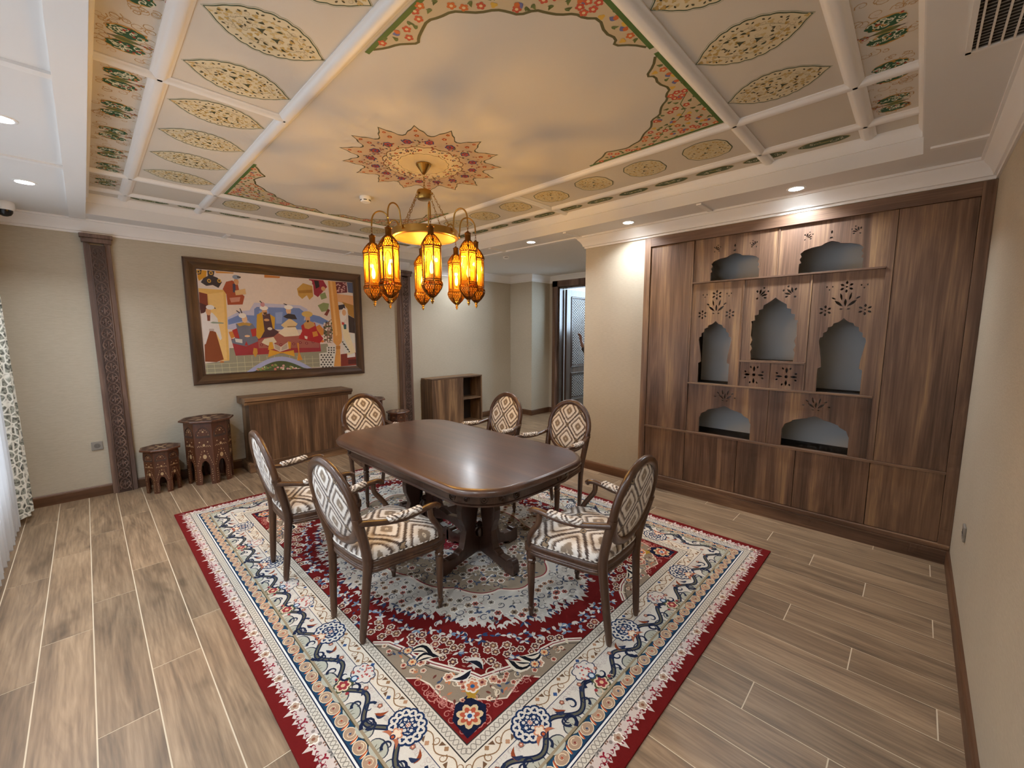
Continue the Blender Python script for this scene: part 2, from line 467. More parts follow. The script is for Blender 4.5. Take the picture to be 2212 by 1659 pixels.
def ikat(name, ax, ay, pu, pv, ou=0.0, ov=0.0):
    """diamond lattice with frayed bands; ax, ay: which local axes carry the pattern"""
    m, nt, b = mat_new(name); L = nt.links.new
    tc = N(nt, 'ShaderNodeTexCoord'); sp = N(nt, 'ShaderNodeSeparateXYZ'); L(tc.outputs['Object'], sp.inputs[0])
    def math_(op, a, bb=None, c=None):
        n = N(nt, 'ShaderNodeMath', operation=op)
        for i, q in enumerate((a, bb, c)):
            if q is None: continue
            if isinstance(q, (int, float)): n.inputs[i].default_value = q
            else: L(q, n.inputs[i])
        return n.outputs[0]
    X, Y = sp.outputs[ax], sp.outputs[ay]
    mp = N(nt, 'ShaderNodeMapping'); s = [40, 40, 40]; s['XYZ'.index(ax)] = 330.0; s['XYZ'.index(ay)] = 14.0; mp.inputs['Scale'].default_value = s
    L(tc.outputs['Object'], mp.inputs['Vector'])
    no = N(nt, 'ShaderNodeTexNoise', Scale=1.0, Detail=2.0); L(mp.outputs[0], no.inputs['Vector'])
    fray = math_('MULTIPLY', math_('SUBTRACT', no.outputs['Fac'], 0.5), 0.034)
    v0 = math_('ADD', Y, fray)
    u = math_('ADD', math_('DIVIDE', X, pu), ou); v = math_('ADD', math_('DIVIDE', v0, pv), ov)
    p = math_('MULTIPLY', math_('ADD', u, v), 0.5); q = math_('MULTIPLY', math_('SUBTRACT', u, v), 0.5)
    fp = math_('ABSOLUTE', math_('SUBTRACT', math_('FRACT', p), 0.5)); fq = math_('ABSOLUTE', math_('SUBTRACT', math_('FRACT', q), 0.5))
    d = math_('MULTIPLY', math_('SMOOTH_MAX', fp, fq, 0.12), 2.0)
    cr = ramp(nt, [(0.0, '3a2c24'), (0.05, '3a2c24'), (0.07, 'd8c6ab'), (0.09, 'd8c6ab'), (0.12, '857463'), (0.30, '8f7f6c'), (0.34, 'e4ddd3'), (0.54, 'ece7df'),
                   (0.60, '55443a'), (0.65, '55443a'), (0.70, 'ab9c8b'), (0.74, 'b3a596'), (0.78, 'e6e0d8'), (0.88, 'e2dcd3'), (0.94, '4a3b33'), (1.0, '41342d')])
    L(d, cr.inputs['Fac'])
    corner = math_('ADD', math_('SUBTRACT', 0.5, fp), math_('SUBTRACT', 0.5, fq))
    dot = ramp(nt, [(0.0, (0.012, 0.01, 0.009, 1)), (0.05, (0.012, 0.01, 0.009, 1)), (0.06, '9a8468'), (0.10, '9a8468'), (0.115, (0.03, 0.022, 0.018, 1)), (0.14, (0.03, 0.022, 0.018, 1))]); L(corner, dot.inputs['Fac'])
    isd = math_('LESS_THAN', corner, 0.15)
    mx = N(nt, 'ShaderNodeMix', data_type='RGBA'); L(isd, mx.inputs[0]); L(cr.outputs['Color'], mx.inputs[6]); L(dot.outputs['Color'], mx.inputs[7])
    L(mx.outputs[2], b.inputs['Base Color']); b.inputs['Roughness'].default_value = 0.7
    b.inputs['Sheen Weight'].default_value = 0.15
    return m
M['ikat_seat'] = ikat('ikat_seat', 'X', 'Y', 0.165, 0.13, 0.5, 0.2)
M['ikat_back'] = ikat('ikat_back', 'X', 'Z', 0.115, 0.128, 0.0, 0.05)
M['ikat_arm'] = ikat('ikat_arm', 'Z', 'Y', 0.06, 0.07)

def glass_amber():
    m, nt, b = mat_new('amber_glass'); L = nt.links.new
    out = nt.nodes['Material Output']; nt.nodes.remove(b)
    tr = N(nt, 'ShaderNodeBsdfTransparent'); tr.inputs[0].default_value = (1.0, 0.62, 0.16, 1)
    tl = N(nt, 'ShaderNodeBsdfTranslucent'); tl.inputs[0].default_value = (0.75, 0.22, 0.008, 1)
    gl = N(nt, 'ShaderNodeBsdfGlossy'); gl.inputs[0].default_value = (1, 0.85, 0.6, 1); gl.inputs['Roughness'].default_value = 0.15
    a = N(nt, 'ShaderNodeMixShader'); a.inputs[0].default_value = 0.22; L(tr.outputs[0], a.inputs[1]); L(tl.outputs[0], a.inputs[2])
    c = N(nt, 'ShaderNodeMixShader'); c.inputs[0].default_value = 0.06; L(a.outputs[0], c.inputs[1]); L(gl.outputs[0], c.inputs[2])
    L(c.outputs[0], out.inputs['Surface'])
    return m
M['amber'] = glass_amber()

def emit(name, col, strength):
    m, nt, b = mat_new(name); out = nt.nodes['Material Output']; nt.nodes.remove(b)
    e = N(nt, 'ShaderNodeEmission'); e.inputs[0].default_value = col; e.inputs[1].default_value = strength
    nt.links.new(e.outputs[0], out.inputs['Surface'])
    m.cycles.emission_sampling = 'NONE'   # the lamp beside it does the lighting
    return m
M['bulb'] = emit('lit_bulb', (1.0, 0.78, 0.42, 1), 30.0)
M['led'] = emit('lit_downlight', (0.95, 0.98, 1.0, 1), 60.0)

def sheer_mat():
    m, nt, b = mat_new('sheer_voile'); L = nt.links.new
    out = nt.nodes['Material Output']; nt.nodes.remove(b)
    df = N(nt, 'ShaderNodeBsdfDiffuse'); df.inputs[0].default_value = hexc('e9ecf0')
    tl = N(nt, 'ShaderNodeBsdfTranslucent'); tl.inputs[0].default_value = hexc('e9edf2')
    tr = N(nt, 'ShaderNodeBsdfTransparent')
    a = N(nt, 'ShaderNodeMixShader'); a.inputs[0].default_value = 0.5; L(df.outputs[0], a.inputs[1]); L(tl.outputs[0], a.inputs[2])
    c = N(nt, 'ShaderNodeMixShader'); c.inputs[0].default_value = 0.22; L(a.outputs[0], c.inputs[1]); L(tr.outputs[0], c.inputs[2])
    L(c.outputs[0], out.inputs['Surface']); return m
M['sheer'] = sheer_mat()

def pane_mat():
    m, nt, b = mat_new('window_glass'); L = nt.links.new
    out = nt.nodes['Material Output']; nt.nodes.remove(b)
    tr = N(nt, 'ShaderNodeBsdfTransparent'); gl = N(nt, 'ShaderNodeBsdfGlossy'); gl.inputs['Roughness'].default_value = 0.02
    c = N(nt, 'ShaderNodeMixShader'); c.inputs[0].default_value = 0.08; L(tr.outputs[0], c.inputs[1]); L(gl.outputs[0], c.inputs[2])
    L(c.outputs[0], out.inputs['Surface']); return m
M['pane'] = pane_mat()

def drape_mat():
    m, nt, b = mat_new('ikat_drape'); L = nt.links.new
    tc = N(nt, 'ShaderNodeTexCoord'); mp = N(nt, 'ShaderNodeMapping'); mp.inputs['Scale'].default_value = (1, 11, 7); L(tc.outputs['UV'], mp.inputs['Vector'])
    mp.inputs['Scale'].default_value = (15, 11, 1)
    vo = N(nt, 'ShaderNodeTexVoronoi', Scale=1.6, feature='DISTANCE_TO_EDGE'); L(mp.outputs[0], vo.inputs['Vector'])
    no = N(nt, 'ShaderNodeTexNoise', Scale=3.0, Detail=3.0); L(mp.outputs[0], no.inputs['Vector'])
    cr = ramp(nt, [(0.36, '3f413c'), (0.48, '77796f'), (0.58, 'a4a89b'), (0.66, '585a52')]); L(no.outputs['Fac'], cr.inputs['Fac'])
    ed = ramp(nt, [(0.04, (1, 1, 1, 1)), (0.16, (0, 0, 0, 1))]); L(vo.outputs['Distance'], ed.inputs['Fac'])
    mx = N(nt, 'ShaderNodeMix', data_type='RGBA'); L(ed.outputs['Color'], mx.inputs[0]); L(cr.outputs['Color'], mx.inputs[6]); mx.inputs[7].default_value = hexc('e3e2d8')
    L(mx.outputs[2], b.inputs['Base Color']); b.inputs['Roughness'].default_value = 0.8
    return m
M['drape'] = drape_mat()
# ------------------------------------------------------------------ room shell
XW, XC, YF, YB = -0.72, 4.09, -0.28, 5.80
YH, XJ, YJ, XD = 5.95, 6.06, 5.37, 6.60
ZS, ZP, ZB = 2.70, 2.875, 2.851
RX0, RX1, RY0, RY1 = 0.106, 3.69, 0.07, 5.47
BX = [0.37, 0.936, 2.86, 3.425]
BY = [0.335, 0.90, 4.64, 5.205]
CX, CY = 1.898, 2.77

def struct(name, mb, mat, **k):
    return tag(mb.build(name, mat, **k), kind='structure')

floor = struct('floor', MB().box(XW - .15, YF - .15, -.12, 8.4, 6.1, -.0012), M['grout'])
unit = MB().box(0, 0, -.008, 1, 1, 0).mesh('plank', M['plank'])
def plank(x0, y0, x1, y1):
    if y1 - y0 < .02 or x1 - x0 < .01: return
    o = bpy.data.objects.new('plank', unit); link(o, floor)
    o.location = (x0, y0, 0); o.scale = (x1 - x0, y1 - y0, 1)
G = .0025
for k in range(-3, 36):
    xa, xb = -.302 + .195 * k, -.302 + .195 * (k + 1)
    spans = []
    if xa < XC: spans.append((max(xa, XW), min(xb, XC), YF, YB))
    if xb > XC and xa < XD: spans.append((max(xa, XC), min(xb, XD), 2.80 if xa < 4.5 else 2.15, YH if xa < XJ - .1 else YJ))
    off = (3.44 + .3025 * (k - 1)) % 1.21
    for x0, x1, ylo, yhi in spans:
        y = off - 3.63
        while y < yhi:
            a, c = max(y, ylo), min(y + 1.21, yhi)
            if c > a: plank(x0 + G, a + G, x1 - G, c - G)
            y += 1.21

# walls
struct('wall_back', MB().box(XW - .15, YB, 0, 3.60, 6.1, 2.95), M['wall'])
struct('wall_hall_back', MB().box(3.60, YH, 0, XJ, 6.1, 2.95), M['wall'])
struct('wall_hall_jog', MB().box(XJ, YJ, 0, XD + .15, 6.1, 2.95), M['wall'])
struct('wall_front', MB().box(XW - .15, YF - .15, 0, 4.65, YF, 2.95), M['wall'])
struct('wall_right', MB().box(XC, 2.066, 0, 4.5, 2.80, 2.95).box(4.5, YF, 0, 4.65, 2.80, 2.95).box(XC, YF, 2.565, 4.5, 2.066, 2.95), M['wall'])
struct('wall_hall_side', MB().box(4.65, 2.0, 0, XD + .15, 2.15, 2.95), M['wall'])
OY0, OY1, OZ = 4.17, 5.15, 2.52
struct('wall_door', MB().box(XD, OY1, 0, XD + .15, YJ, 2.95).box(XD, 2.15, 0, XD + .15, OY0, 2.95).box(XD, OY0, OZ, XD + .15, OY1, 2.95), M['wall'])
WY0, WY1, WZ0, WZ1 = 0.9, 5.1, 0.4, 2.4
struct('wall_left', MB().box(XW - .15, YF, 0, XW, WY0, 2.95).box(XW - .15, WY1, 0, XW, YB, 2.95).box(XW - .15, WY0, 0, XW, WY1, WZ0).box(XW - .15, WY0, WZ1, XW, WY1, 2.95), M['wall'])
struct('wall_corridor', MB().box(8.25, 2.15, 0, 8.4, 6.1, 2.95).box(XD + .15, 5.6, 0, 8.25, 6.1, 2.95).box(XD + .15, 2.0, 0, 8.4, 2.15, 2.95), M['white'])

# window
win = tag(empty('window_1', (XW - .08, 3.0, WZ0)), 'tall white framed window behind the sheer curtain on the left wall', kind='structure')
fr = MB()
for a, c in ((WY0, WY0 + .06), (WY1 - .06, WY1), (2.27, 2.33), (3.67, 3.73)): fr.box(XW - .11, a, WZ0, XW - .05, c, WZ1)
for a, c in ((WZ0, WZ0 + .06), (WZ1 - .06, WZ1)): fr.box(XW - .11, WY0, a, XW - .05, WY1, c)
fr.build('window_frame', M['white_gloss'], win, world=True)
for a, c in ((WY0 + .06, 2.27), (2.33, 3.67), (3.73, WY1 - .06)):
    MB().box(XW - .085, a, WZ0 + .06, XW - .078, c, WZ1 - .06).build('pane', M['pane'], win, world=True)
MB().box(XW - .05, WY0, WZ0 - .03, XW + .06, WY1, WZ0).build('window_sill', M['white_gloss'], win, world=True)

# ------------------------------------------------------------------ ceiling
ceiling = MB()
ceiling.box(XW - .15, YF - .15, ZS, RX0, 6.1, 2.95).box(RX1, YF - .15, ZS, 4.06, 6.1, 2.95)
ceiling.box(RX0, YF - .15, ZS, RX1, RY0, 2.95).box(RX0, RY1, ZS, RX1, 6.1, 2.95)
ceiling.box(RX0, RY0, ZP + .02, RX1, RY1, 2.95)
ceiling.box(4.06, 2.0, 2.735, 8.4, 6.1, 2.95).box(4.06, YF - .15, ZS, 4.65, 2.0, 2.95)
ceiling = struct('ceiling', ceiling, M['ceil'])

gx = [RX0] + BX + [RX1]; gy = [RY0] + BY + [RY1]
panels = {}
def panel(i, j, x0, y0, x1, y1, key):
    panels[key] = MB().box(x0, y0, ZP, x1, y1, ZP + .02).build('ceiling_panel', M['panel'], ceiling)
for i in range(5):
    for j in range(5):
        if j == 2 and i != 2:
            panel(i, j, gx[i], gy[j], gx[i + 1], CY, (i, j, 0)); panel(i, j, gx[i], CY, gx[i + 1], gy[j + 1], (i, j, 1))
        else:
            panel(i, j, gx[i], gy[j], gx[i + 1], gy[j + 1], (i, j))

BEAM = [(-.040, ZP), (-.040, ZP - .006), (-.031, ZP - .009), (-.027, ZB + .010), (-.020, ZB + .003), (-.010, ZB), (.010, ZB), (.020, ZB + .003), (.027, ZB + .010), (.031, ZP - .009), (.040, ZP - .006), (.040, ZP)]
def beam_y(x, y0, y1, s=1.0):
    MB().prism([(p * s, z) for p, z in BEAM], y0, y1, lambda p, z, d: (x + p, d, z)).build('beam', M['beam'], ceiling, smooth=50)
def beam_x(y, x0, x1, s=1.0):
    MB().prism([(p * s, z) for p, z in BEAM], x0, x1, lambda p, z, d: (d, y + p, z)).build('beam', M['beam'], ceiling, smooth=50)
for x in BX: beam_y(x, RY0, RY1)
for y in BY: beam_x(y, RX0, RX1)
for a, c in ((0, 1), (1, 2), (3, 4), (4, 5)): beam_x(CY, gx[a], gx[c], 0.8)
# frieze cap moulding round the recess (room side is inside the recess)
FR = [(0, 2.80), (.012, 2.80), (.012, 2.825), (.028, 2.845), (.034, 2.862), (.034, ZP), (0, ZP)]
struct('trim_1', MB().sweep([(RX0, RY0), (RX1, RY0), (RX1, RY1), (RX0, RY1)], FR, closed=True), M['beam'], smooth=40)
# cornice under the soffit
CORN = [(0, 2.572), (.012, 2.572), (.014, 2.59), (.026, 2.594), (.032, 2.615), (.05, 2.645), (.072, 2.668), (.078, 2.68), (.09, 2.683), (.09, ZS), (0, ZS)]
struct('trim_2', MB().sweep([(4.5, 2.80), (4.5, 2.15), (XD, 2.15), (XD, YJ), (XJ, YJ), (XJ, YH), (3.60, YH), (3.60, YB)], [(o, z + (.035 if z > 2.66 else .03)) for o, z in CORN]), M['beam'], smooth=40)
struct('trim_3', MB().sweep([(3.60, YB), (XW, YB), (XW, YF), (XC, YF), (XC, 2.80), (4.5, 2.80)], CORN), M['beam'], smooth=40)
# flat ribs of the soffit
rib = MB()
for yy in (2.70, 4.07): rib.box(XW, yy - .025, ZS - .012, 0.0, yy + .025, ZS)
rib.box(-.0, YF + .09, ZS - .012, RX0, YB - .09, ZS)
for yy in (1.42, 2.83, 4.02): rib.box(RX1 + .03, yy - .02, ZS - .012, 4.0, yy + .02, ZS)
rib.box(3.99, 2.80, ZS - .014, 4.06, 5.7, ZS)
for xx in (3.6,): rib.box(xx - .02, YF + .09, ZS - .012, xx + .02, RY0 - .03, ZS)
for xx in (1.2, 2.6): rib.box(xx - .02, RY1 + .03, ZS - .012, xx + .02, YB - .09, ZS)
rib.build('soffit_rib', M['beam'], ceiling)

# ------------------------------------------------------------------ painted ceiling ornament
def ceil3(ox, oy, ca=1.0, sa=0.0):
    return lambda p, q, l: (ox + p * ca - q * sa, oy + p * sa + q * ca, ZP - .0004 - .0003 * l)

def fill_sprigs(P, inside, cx, cy, w, h, n, layer, seed, r=0.011):
    rnd = random.Random(seed); pts = []
    for _ in range(n * 30):
        if len(pts) >= n: break
        x, y = rnd.uniform(-w, w), rnd.uniform(-h, h)
        if not inside(x, y): continue
        if any((x - a) ** 2 + (y - c) ** 2 < (r * 1.9) ** 2 for a, c in pts): continue
        pts.append((x, y))
        k = rnd.random(); a = rnd.uniform(0, 2 * PI)
        if k < .62: P.lobed(x, y, r * rnd.uniform(.8, 1.3), 3, .5, rnd.choice(['c2a86a', 'b99c5c', 'cdb884', 'c8ad74']), layer, a)
        elif k < .93: P.curl(x, y, r * 1.1, a, 'b3a27e', layer, r * .24)
        else: P.leaf(x, y, r * 1.7, r * .36, a, rnd.choice(['4d4a34', '5d5a3e', '39402f']), layer)

def lens_outline(a, b, n=44):
    pts = []
    for s in (1, -1):
        for i in range(n):
            t = -1 + 2 * i / n
            if s < 0: t = -t
            e = 1 - abs(t)
            base = b * (1 - abs(t) ** 1.95) * (0.70 + 0.30 * min(1, e * 3.2))
            base += b * .05 * abs(math.sin(t * PI * 4.5)) * min(1, e * 4)
            pts.append((t * a, s * base))
    return pts

def medallion(x, y, along_x, kind, parent, seed):
    tf = ceil3(x, y) if along_x else ceil3(x, y, 0.0, 1.0)
    P = Paint(tf)
    if kind == 'lens':
        a, b = .230, .140
        o = lens_outline(a, b)
        P.poly([(p * 1.03, q * 1.06) for p, q in o], 'a9ad9a', 0); P.poly([(p * 1.012, q * 1.03) for p, q in o], 'ded3c0', 1)
        P.poly(o, '4a5b45', 2); P.poly([(p * .97, q * .945) for p, q in o], 'dcd0b0', 3)
        ins = lambda u, v: abs(v) < b * .86 * (1 - abs(u / a) ** 1.95) * .88 - .012
        for i in range(2, len(o) - 1, 3):
            u, v = o[i][0] * .90, o[i][1] * .86
            if abs(u) < a * .82: P.leaf(u, v, .016, .0042, math.atan2(-v, -u * .3) + (.7 if i % 2 else -.7), '4a4a34', 6)
        ring = [(p * .64, q * .62) for p, q in o]; P.loop(ring, .0022, '9d987c', 4)
        for s in (-1, 1):
            P.star(s * .032, s * .012, .008, .022, 3, '3f4630', 6, s)
            for k in range(4):
                P.leaf(s * (-.04 + .035 * k), s * (.062 - .006 * abs(k - 1.5)), .026, .006, s * .4 + (PI if s < 0 else 0), '3f4630', 6, .004)
                P.leaf(s * (.09 + .0 * k), -s * (-.03 + .022 * k) * .8, .018, .004, 1.2 * k, '4d4a34', 6)
    else:
        a, b = .158, .152
        o = [((1 + .02 * math.cos(8 * t)) * a * math.copysign(abs(math.cos(t)) ** .82, math.cos(t)), b * math.copysign(abs(math.sin(t)) ** .82, math.sin(t)) * (1 + .02 * math.cos(10 * t))) for t in [2 * PI * i / 60 for i in range(60)]]
        P.poly(o, '54604a', 2); P.poly([(p * .955, q * .955) for p, q in o], 'd5c9a4', 3)
        ins = lambda u, v: (u / a) ** 2 + (v / b) ** 2 < .8
        for s in (-1, 1): P.star(s * .035, s * .02, .007, .02, 3, '3f4630', 6, s)
        for k in range(6): P.leaf(.08 * math.cos(k * PI / 3 + .5), .08 * math.sin(k * PI / 3 + .5), .024, .005, k * PI / 3 + 1.9, '4d4a34', 6)
    fill_sprigs(P, ins, 0, 0, .23, .15, 120 if kind == 'lens' else 90, 5, seed)
    P.build('painted_medallion', M['fresco'], parent)

for k in range(8):
    yy = CY + (k - 3.5) * .46; h = 0 if k < 4 else 1
    medallion(.660, yy, True, 'lens', panels[(1, 2, h)], 10 + k)
    medallion(3.136, yy, True, 'round', panels[(3, 2, h)], 30 + k)
for k in range(4):
    xx = CX + (k - 1.5) * .465
    medallion(xx, .632, False, 'lens', panels[(2, 1)], 50 + k)
    medallion(xx, 4.895, False, 'round', panels[(2, 3)], 70 + k)

def sprig(x, y, along_x, parent, seed, narrow):
    """pair of dark green palmettes with white tendrils, a red tipped stem on an ochre cloud"""
    P = Paint(ceil3(x, y) if along_x else ceil3(x, y, 0.0, 1.0)); rnd = random.Random(seed)
    if not narrow:
        for k in range(30):
            P.curl(rnd.uniform(-.088, .09), rnd.uniform(-.17, .17), rnd.uniform(.014, .03), rnd.uniform(0, 6), rnd.choice(['b99b70', 'c4a67c', 'b8925f']), 0, .0045)
    for s in (-1, 1):
        P.disc(-.002, s * .062, .066, 'c79a52' if not narrow else 'b3a072', 1, 18, .048)
        P.lobed(0, s * .06, .068, 9, .14, '2d5c40' if not narrow else '4d6549', 2, 0, .64)
        for k in range(15):
            a = rnd.uniform(0, 6.28)
            P.curl(rnd.uniform(-.05, .05), s * (.06 + rnd.uniform(-.026, .026)), .016, a, 'd9dcc8', 3, .0065, .7, rnd.choice((-1, 1)))
        for k in range(7): P.disc(rnd.uniform(-.06, .06), s * (.06 + rnd.uniform(-.036, .036)), .006, rnd.choice(['a63a2c', 'c08a3a']), 4, 6)
    P.leaf(-.05, 0, .10, .016, 0, '6f8049', 3); P.stroke([(-.06, 0), (.06, 0), (.085, .008)], .004, '5a4a34', 4)
    for k in range(5): P.disc(.06 + .008 * k, .012 * math.sin(k * 2), .005, ['a63a2c', 'c98a2c'][k % 2], 4, 6)
    P.build('painted_sprig', M['fresco'], parent)
for k in range(11):
    yy = .95 + .4 * k
    if k == 9: yy = 4.51
    j = 1 if yy < .86 else 2 if yy < 4.6 else 3
    if j == 2: key = (0, 2, 0 if yy < CY else 1)
    else: key = (0, j)
    sprig(.24, yy, True, panels[key], 100 + k, False)
for k in range(8):
    xx = .53 + .3868 * k
    i = 1 if xx < .9 else 2 if xx < 2.82 else 3
    sprig(xx, .203, False, panels[(i, 0)], 140 + k, False)

def cartouche(x, y, along_x, parent, seed):
    P = Paint(ceil3(x, y) if along_x else ceil3(x, y, 0.0, 1.0)); rnd = random.Random(seed)
    o = []
    for i in range(40):
        t = 2 * PI * i / 40
        o.append((.045 * math.sin(t) * (1 + .08 * math.cos(6 * t)), .135 * math.copysign(abs(math.cos(t)) ** .8, math.cos(t))))
    P.poly([(p * 1.15, q * 1.05) for p, q in o], 'a89a6a', 1); P.poly(o, '4c5c40', 2)
    for s in (-1, 1):
        for k in range(6): P.curl(rnd.uniform(-.02, .02), s * rnd.uniform(.02, .11), .014, rnd.uniform(0, 6), 'd6d4bc', 3, .005, .8, s)
    P.leaf(0, -.05, .10, .012, PI / 2, '8c8a52', 3)
    P.build('painted_cartouche', M['fresco'], parent)
for k in range(14):
    yy = .56 + .345 * k
    if yy > 5.3: continue
    j = 1 if yy < .88 else 2 if yy < 4.6 else 3
    key = (4, 2, 0 if yy < CY else 1) if j == 2 else (4, j)
    cartouche(3.555, yy, True, panels[key], 170 + k)
for k in range(9):
    xx = .55 + .345 * k
    i = 1 if xx < .9 else 2 if xx < 2.82 else 3
    cartouche(xx, 5.335, False, panels[(i, 4)], 190 + k)

# central field: four corner spandrels and the star rosette
cp = panels[(2, 2)]
EDGE = [(.044, 1.80), (.10, 1.765), (.155, 1.70), (.185, 1.735), (.25, 1.715), (.335, 1.745), (.38, 1.70), (.425, 1.69), (.464, 1.64), (.51, 1.61), (.55, 1.59), (.575, 1.525), (.62, 1.505), (.66, 1.48),
        (.695, 1.42), (.735, 1.385), (.775, 1.35), (.79, 1.29), (.815, 1.24), (.80, 1.18), (.785, 1.13), (.765, 1.10), (.80, 1.06), (.825, 1.03), (.85, .97), (.885, .92)]
def inpoly(x, y, poly):
    c = False; j = len(poly) - 1
    for i in range(len(poly)):
        if (poly[i][1] > y) != (poly[j][1] > y) and x < (poly[j][0] - poly[i][0]) * (y - poly[i][1]) / (poly[j][1] - poly[i][1]) + poly[i][0]: c = not c
        j = i
    return c
EDGE = [EDGE[0]] + [p for i in range(len(EDGE) - 1) for p in ((EDGE[i][0] * .75 + EDGE[i + 1][0] * .25, EDGE[i][1] * .75 + EDGE[i + 1][1] * .25), (EDGE[i][0] * .25 + EDGE[i + 1][0] * .75, EDGE[i][1] * .25 + EDGE[i + 1][1] * .75))] + [EDGE[-1]]
SP = EDGE + [(.885, 1.815)] + [(.05, 1.815)]
for sx in (-1, 1):
    for sy in (-1, 1):
        P = Paint(lambda p, q, l, sx=sx, sy=sy: (CX + sx * p, CY + sy * q, ZP - .0004 - .0003 * l))
        P.poly(SP, 'cdba98', 1)
        P.stroke(EDGE, .013, '5c5a38', 2)
        P.stroke([(.02, 1.815), (.893, 1.815)], .022, '4f7038', 3); P.stroke([(.893, .88), (.893, 1.826)], .022, '4f7038', 3)
        P.stroke([(.42, 1.80), (.52, 1.72), (.60, 1.715), (.68, 1.64), (.72, 1.55), (.80, 1.48), (.88, 1.38)], .006, '6d7a4a', 2)
        rnd = random.Random(5); pts = []
        for _ in range(2600):
            x, y = rnd.uniform(.05, .88), rnd.uniform(.92, 1.81)
            if not inpoly(x, y, SP) or any(math.hypot(x - a, y - c) < .034 for a, c in pts): continue
            if min(math.hypot(x - a, y - c) for a, c in EDGE) < .022: continue
            pts.append((x, y)); k = rnd.random(); a = rnd.uniform(0, 6.28)
            if k < .28: P.flower(x, y, .020, 3, rnd.choice(['cc6a34', 'c9573a', 'c24f3a']), 'e3c79a', None, 5, a)
            elif k < .40: P.leaf(x - .01, y, .034, .013, a, '6a6fa0', 3); P.leaf(x - .01, y, .03, .012, a + .9, 'cc6a34', 4)
            elif k < .5: P.lobed(x, y, .016, 3, .4, 'd9b04a', 3, a)
            else: P.leaf(x, y, .032, .007, a, rnd.choice(['5a6b36', '6d7c44', '4d5b33']), 3, .006); P.leaf(x, y, .026, .006, a + .8, '5f7040', 3)
        P.build('painted_spandrel', M['fresco'], cp)
P = Paint(ceil3(1.886, 2.757))
star = []
for i in range(128):
    t = i / 128 * 16; f = abs((t % 1) - .5) * 2
    r = .455 + .125 * f ** 1.25 - .012 * abs(math.sin(f * PI * 2))
    star.append((r * math.cos(2 * PI * i / 128 + .1), r * math.sin(2 * PI * i / 128 + .1)))
P.poly([(p * 1.015, q * 1.015) for p, q in star], '5b5a44', 1); P.poly([(p * .99, q * .99) for p, q in star], 'cfb392', 2)
P.lobed(0, 0, .30, 16, .06, '8a6a4c', 3); P.lobed(0, 0, .292, 16, .06, 'd6c3a0', 4); P.lobed(0, 0, .19, 16, .05, '6f6a4c', 5); P.lobed(0, 0, .186, 16, .05, 'd3be98', 6)
for k in range(16):
    a = 2 * PI * k / 16 + .1
    P.flower(.37 * math.cos(a + PI / 16), .37 * math.sin(a + PI / 16), .027, 7, 'b5462f', '4a4e80', '4a4e80', 6, a)
    P.flower(.455 * math.cos(a), .455 * math.sin(a), .017, 7, 'c4572f', 'e0c080', None, 5)
    P.flower(.52 * math.cos(a), .52 * math.sin(a), .013, 7, 'b8482c', 'd9b060', None, 5)
    P.flower(.245 * math.cos(a), .245 * math.sin(a), .014, 7, ['b5462f', '50608a'][k % 2], 'e0c080', None, 5)
rnd = random.Random(3)
for k in range(420):
    a = rnd.uniform(0, 2 * PI); r = rnd.uniform(.20, .44)
    P.leaf(r * math.cos(a), r * math.sin(a), .02, .005, rnd.uniform(0, 6.28), rnd.choice(['9c3f2c', '5d6b3c', '4c5070', '8a3a2c', 'b5562f']), 9)
P.build('painted_rosette', M['fresco'], cp)

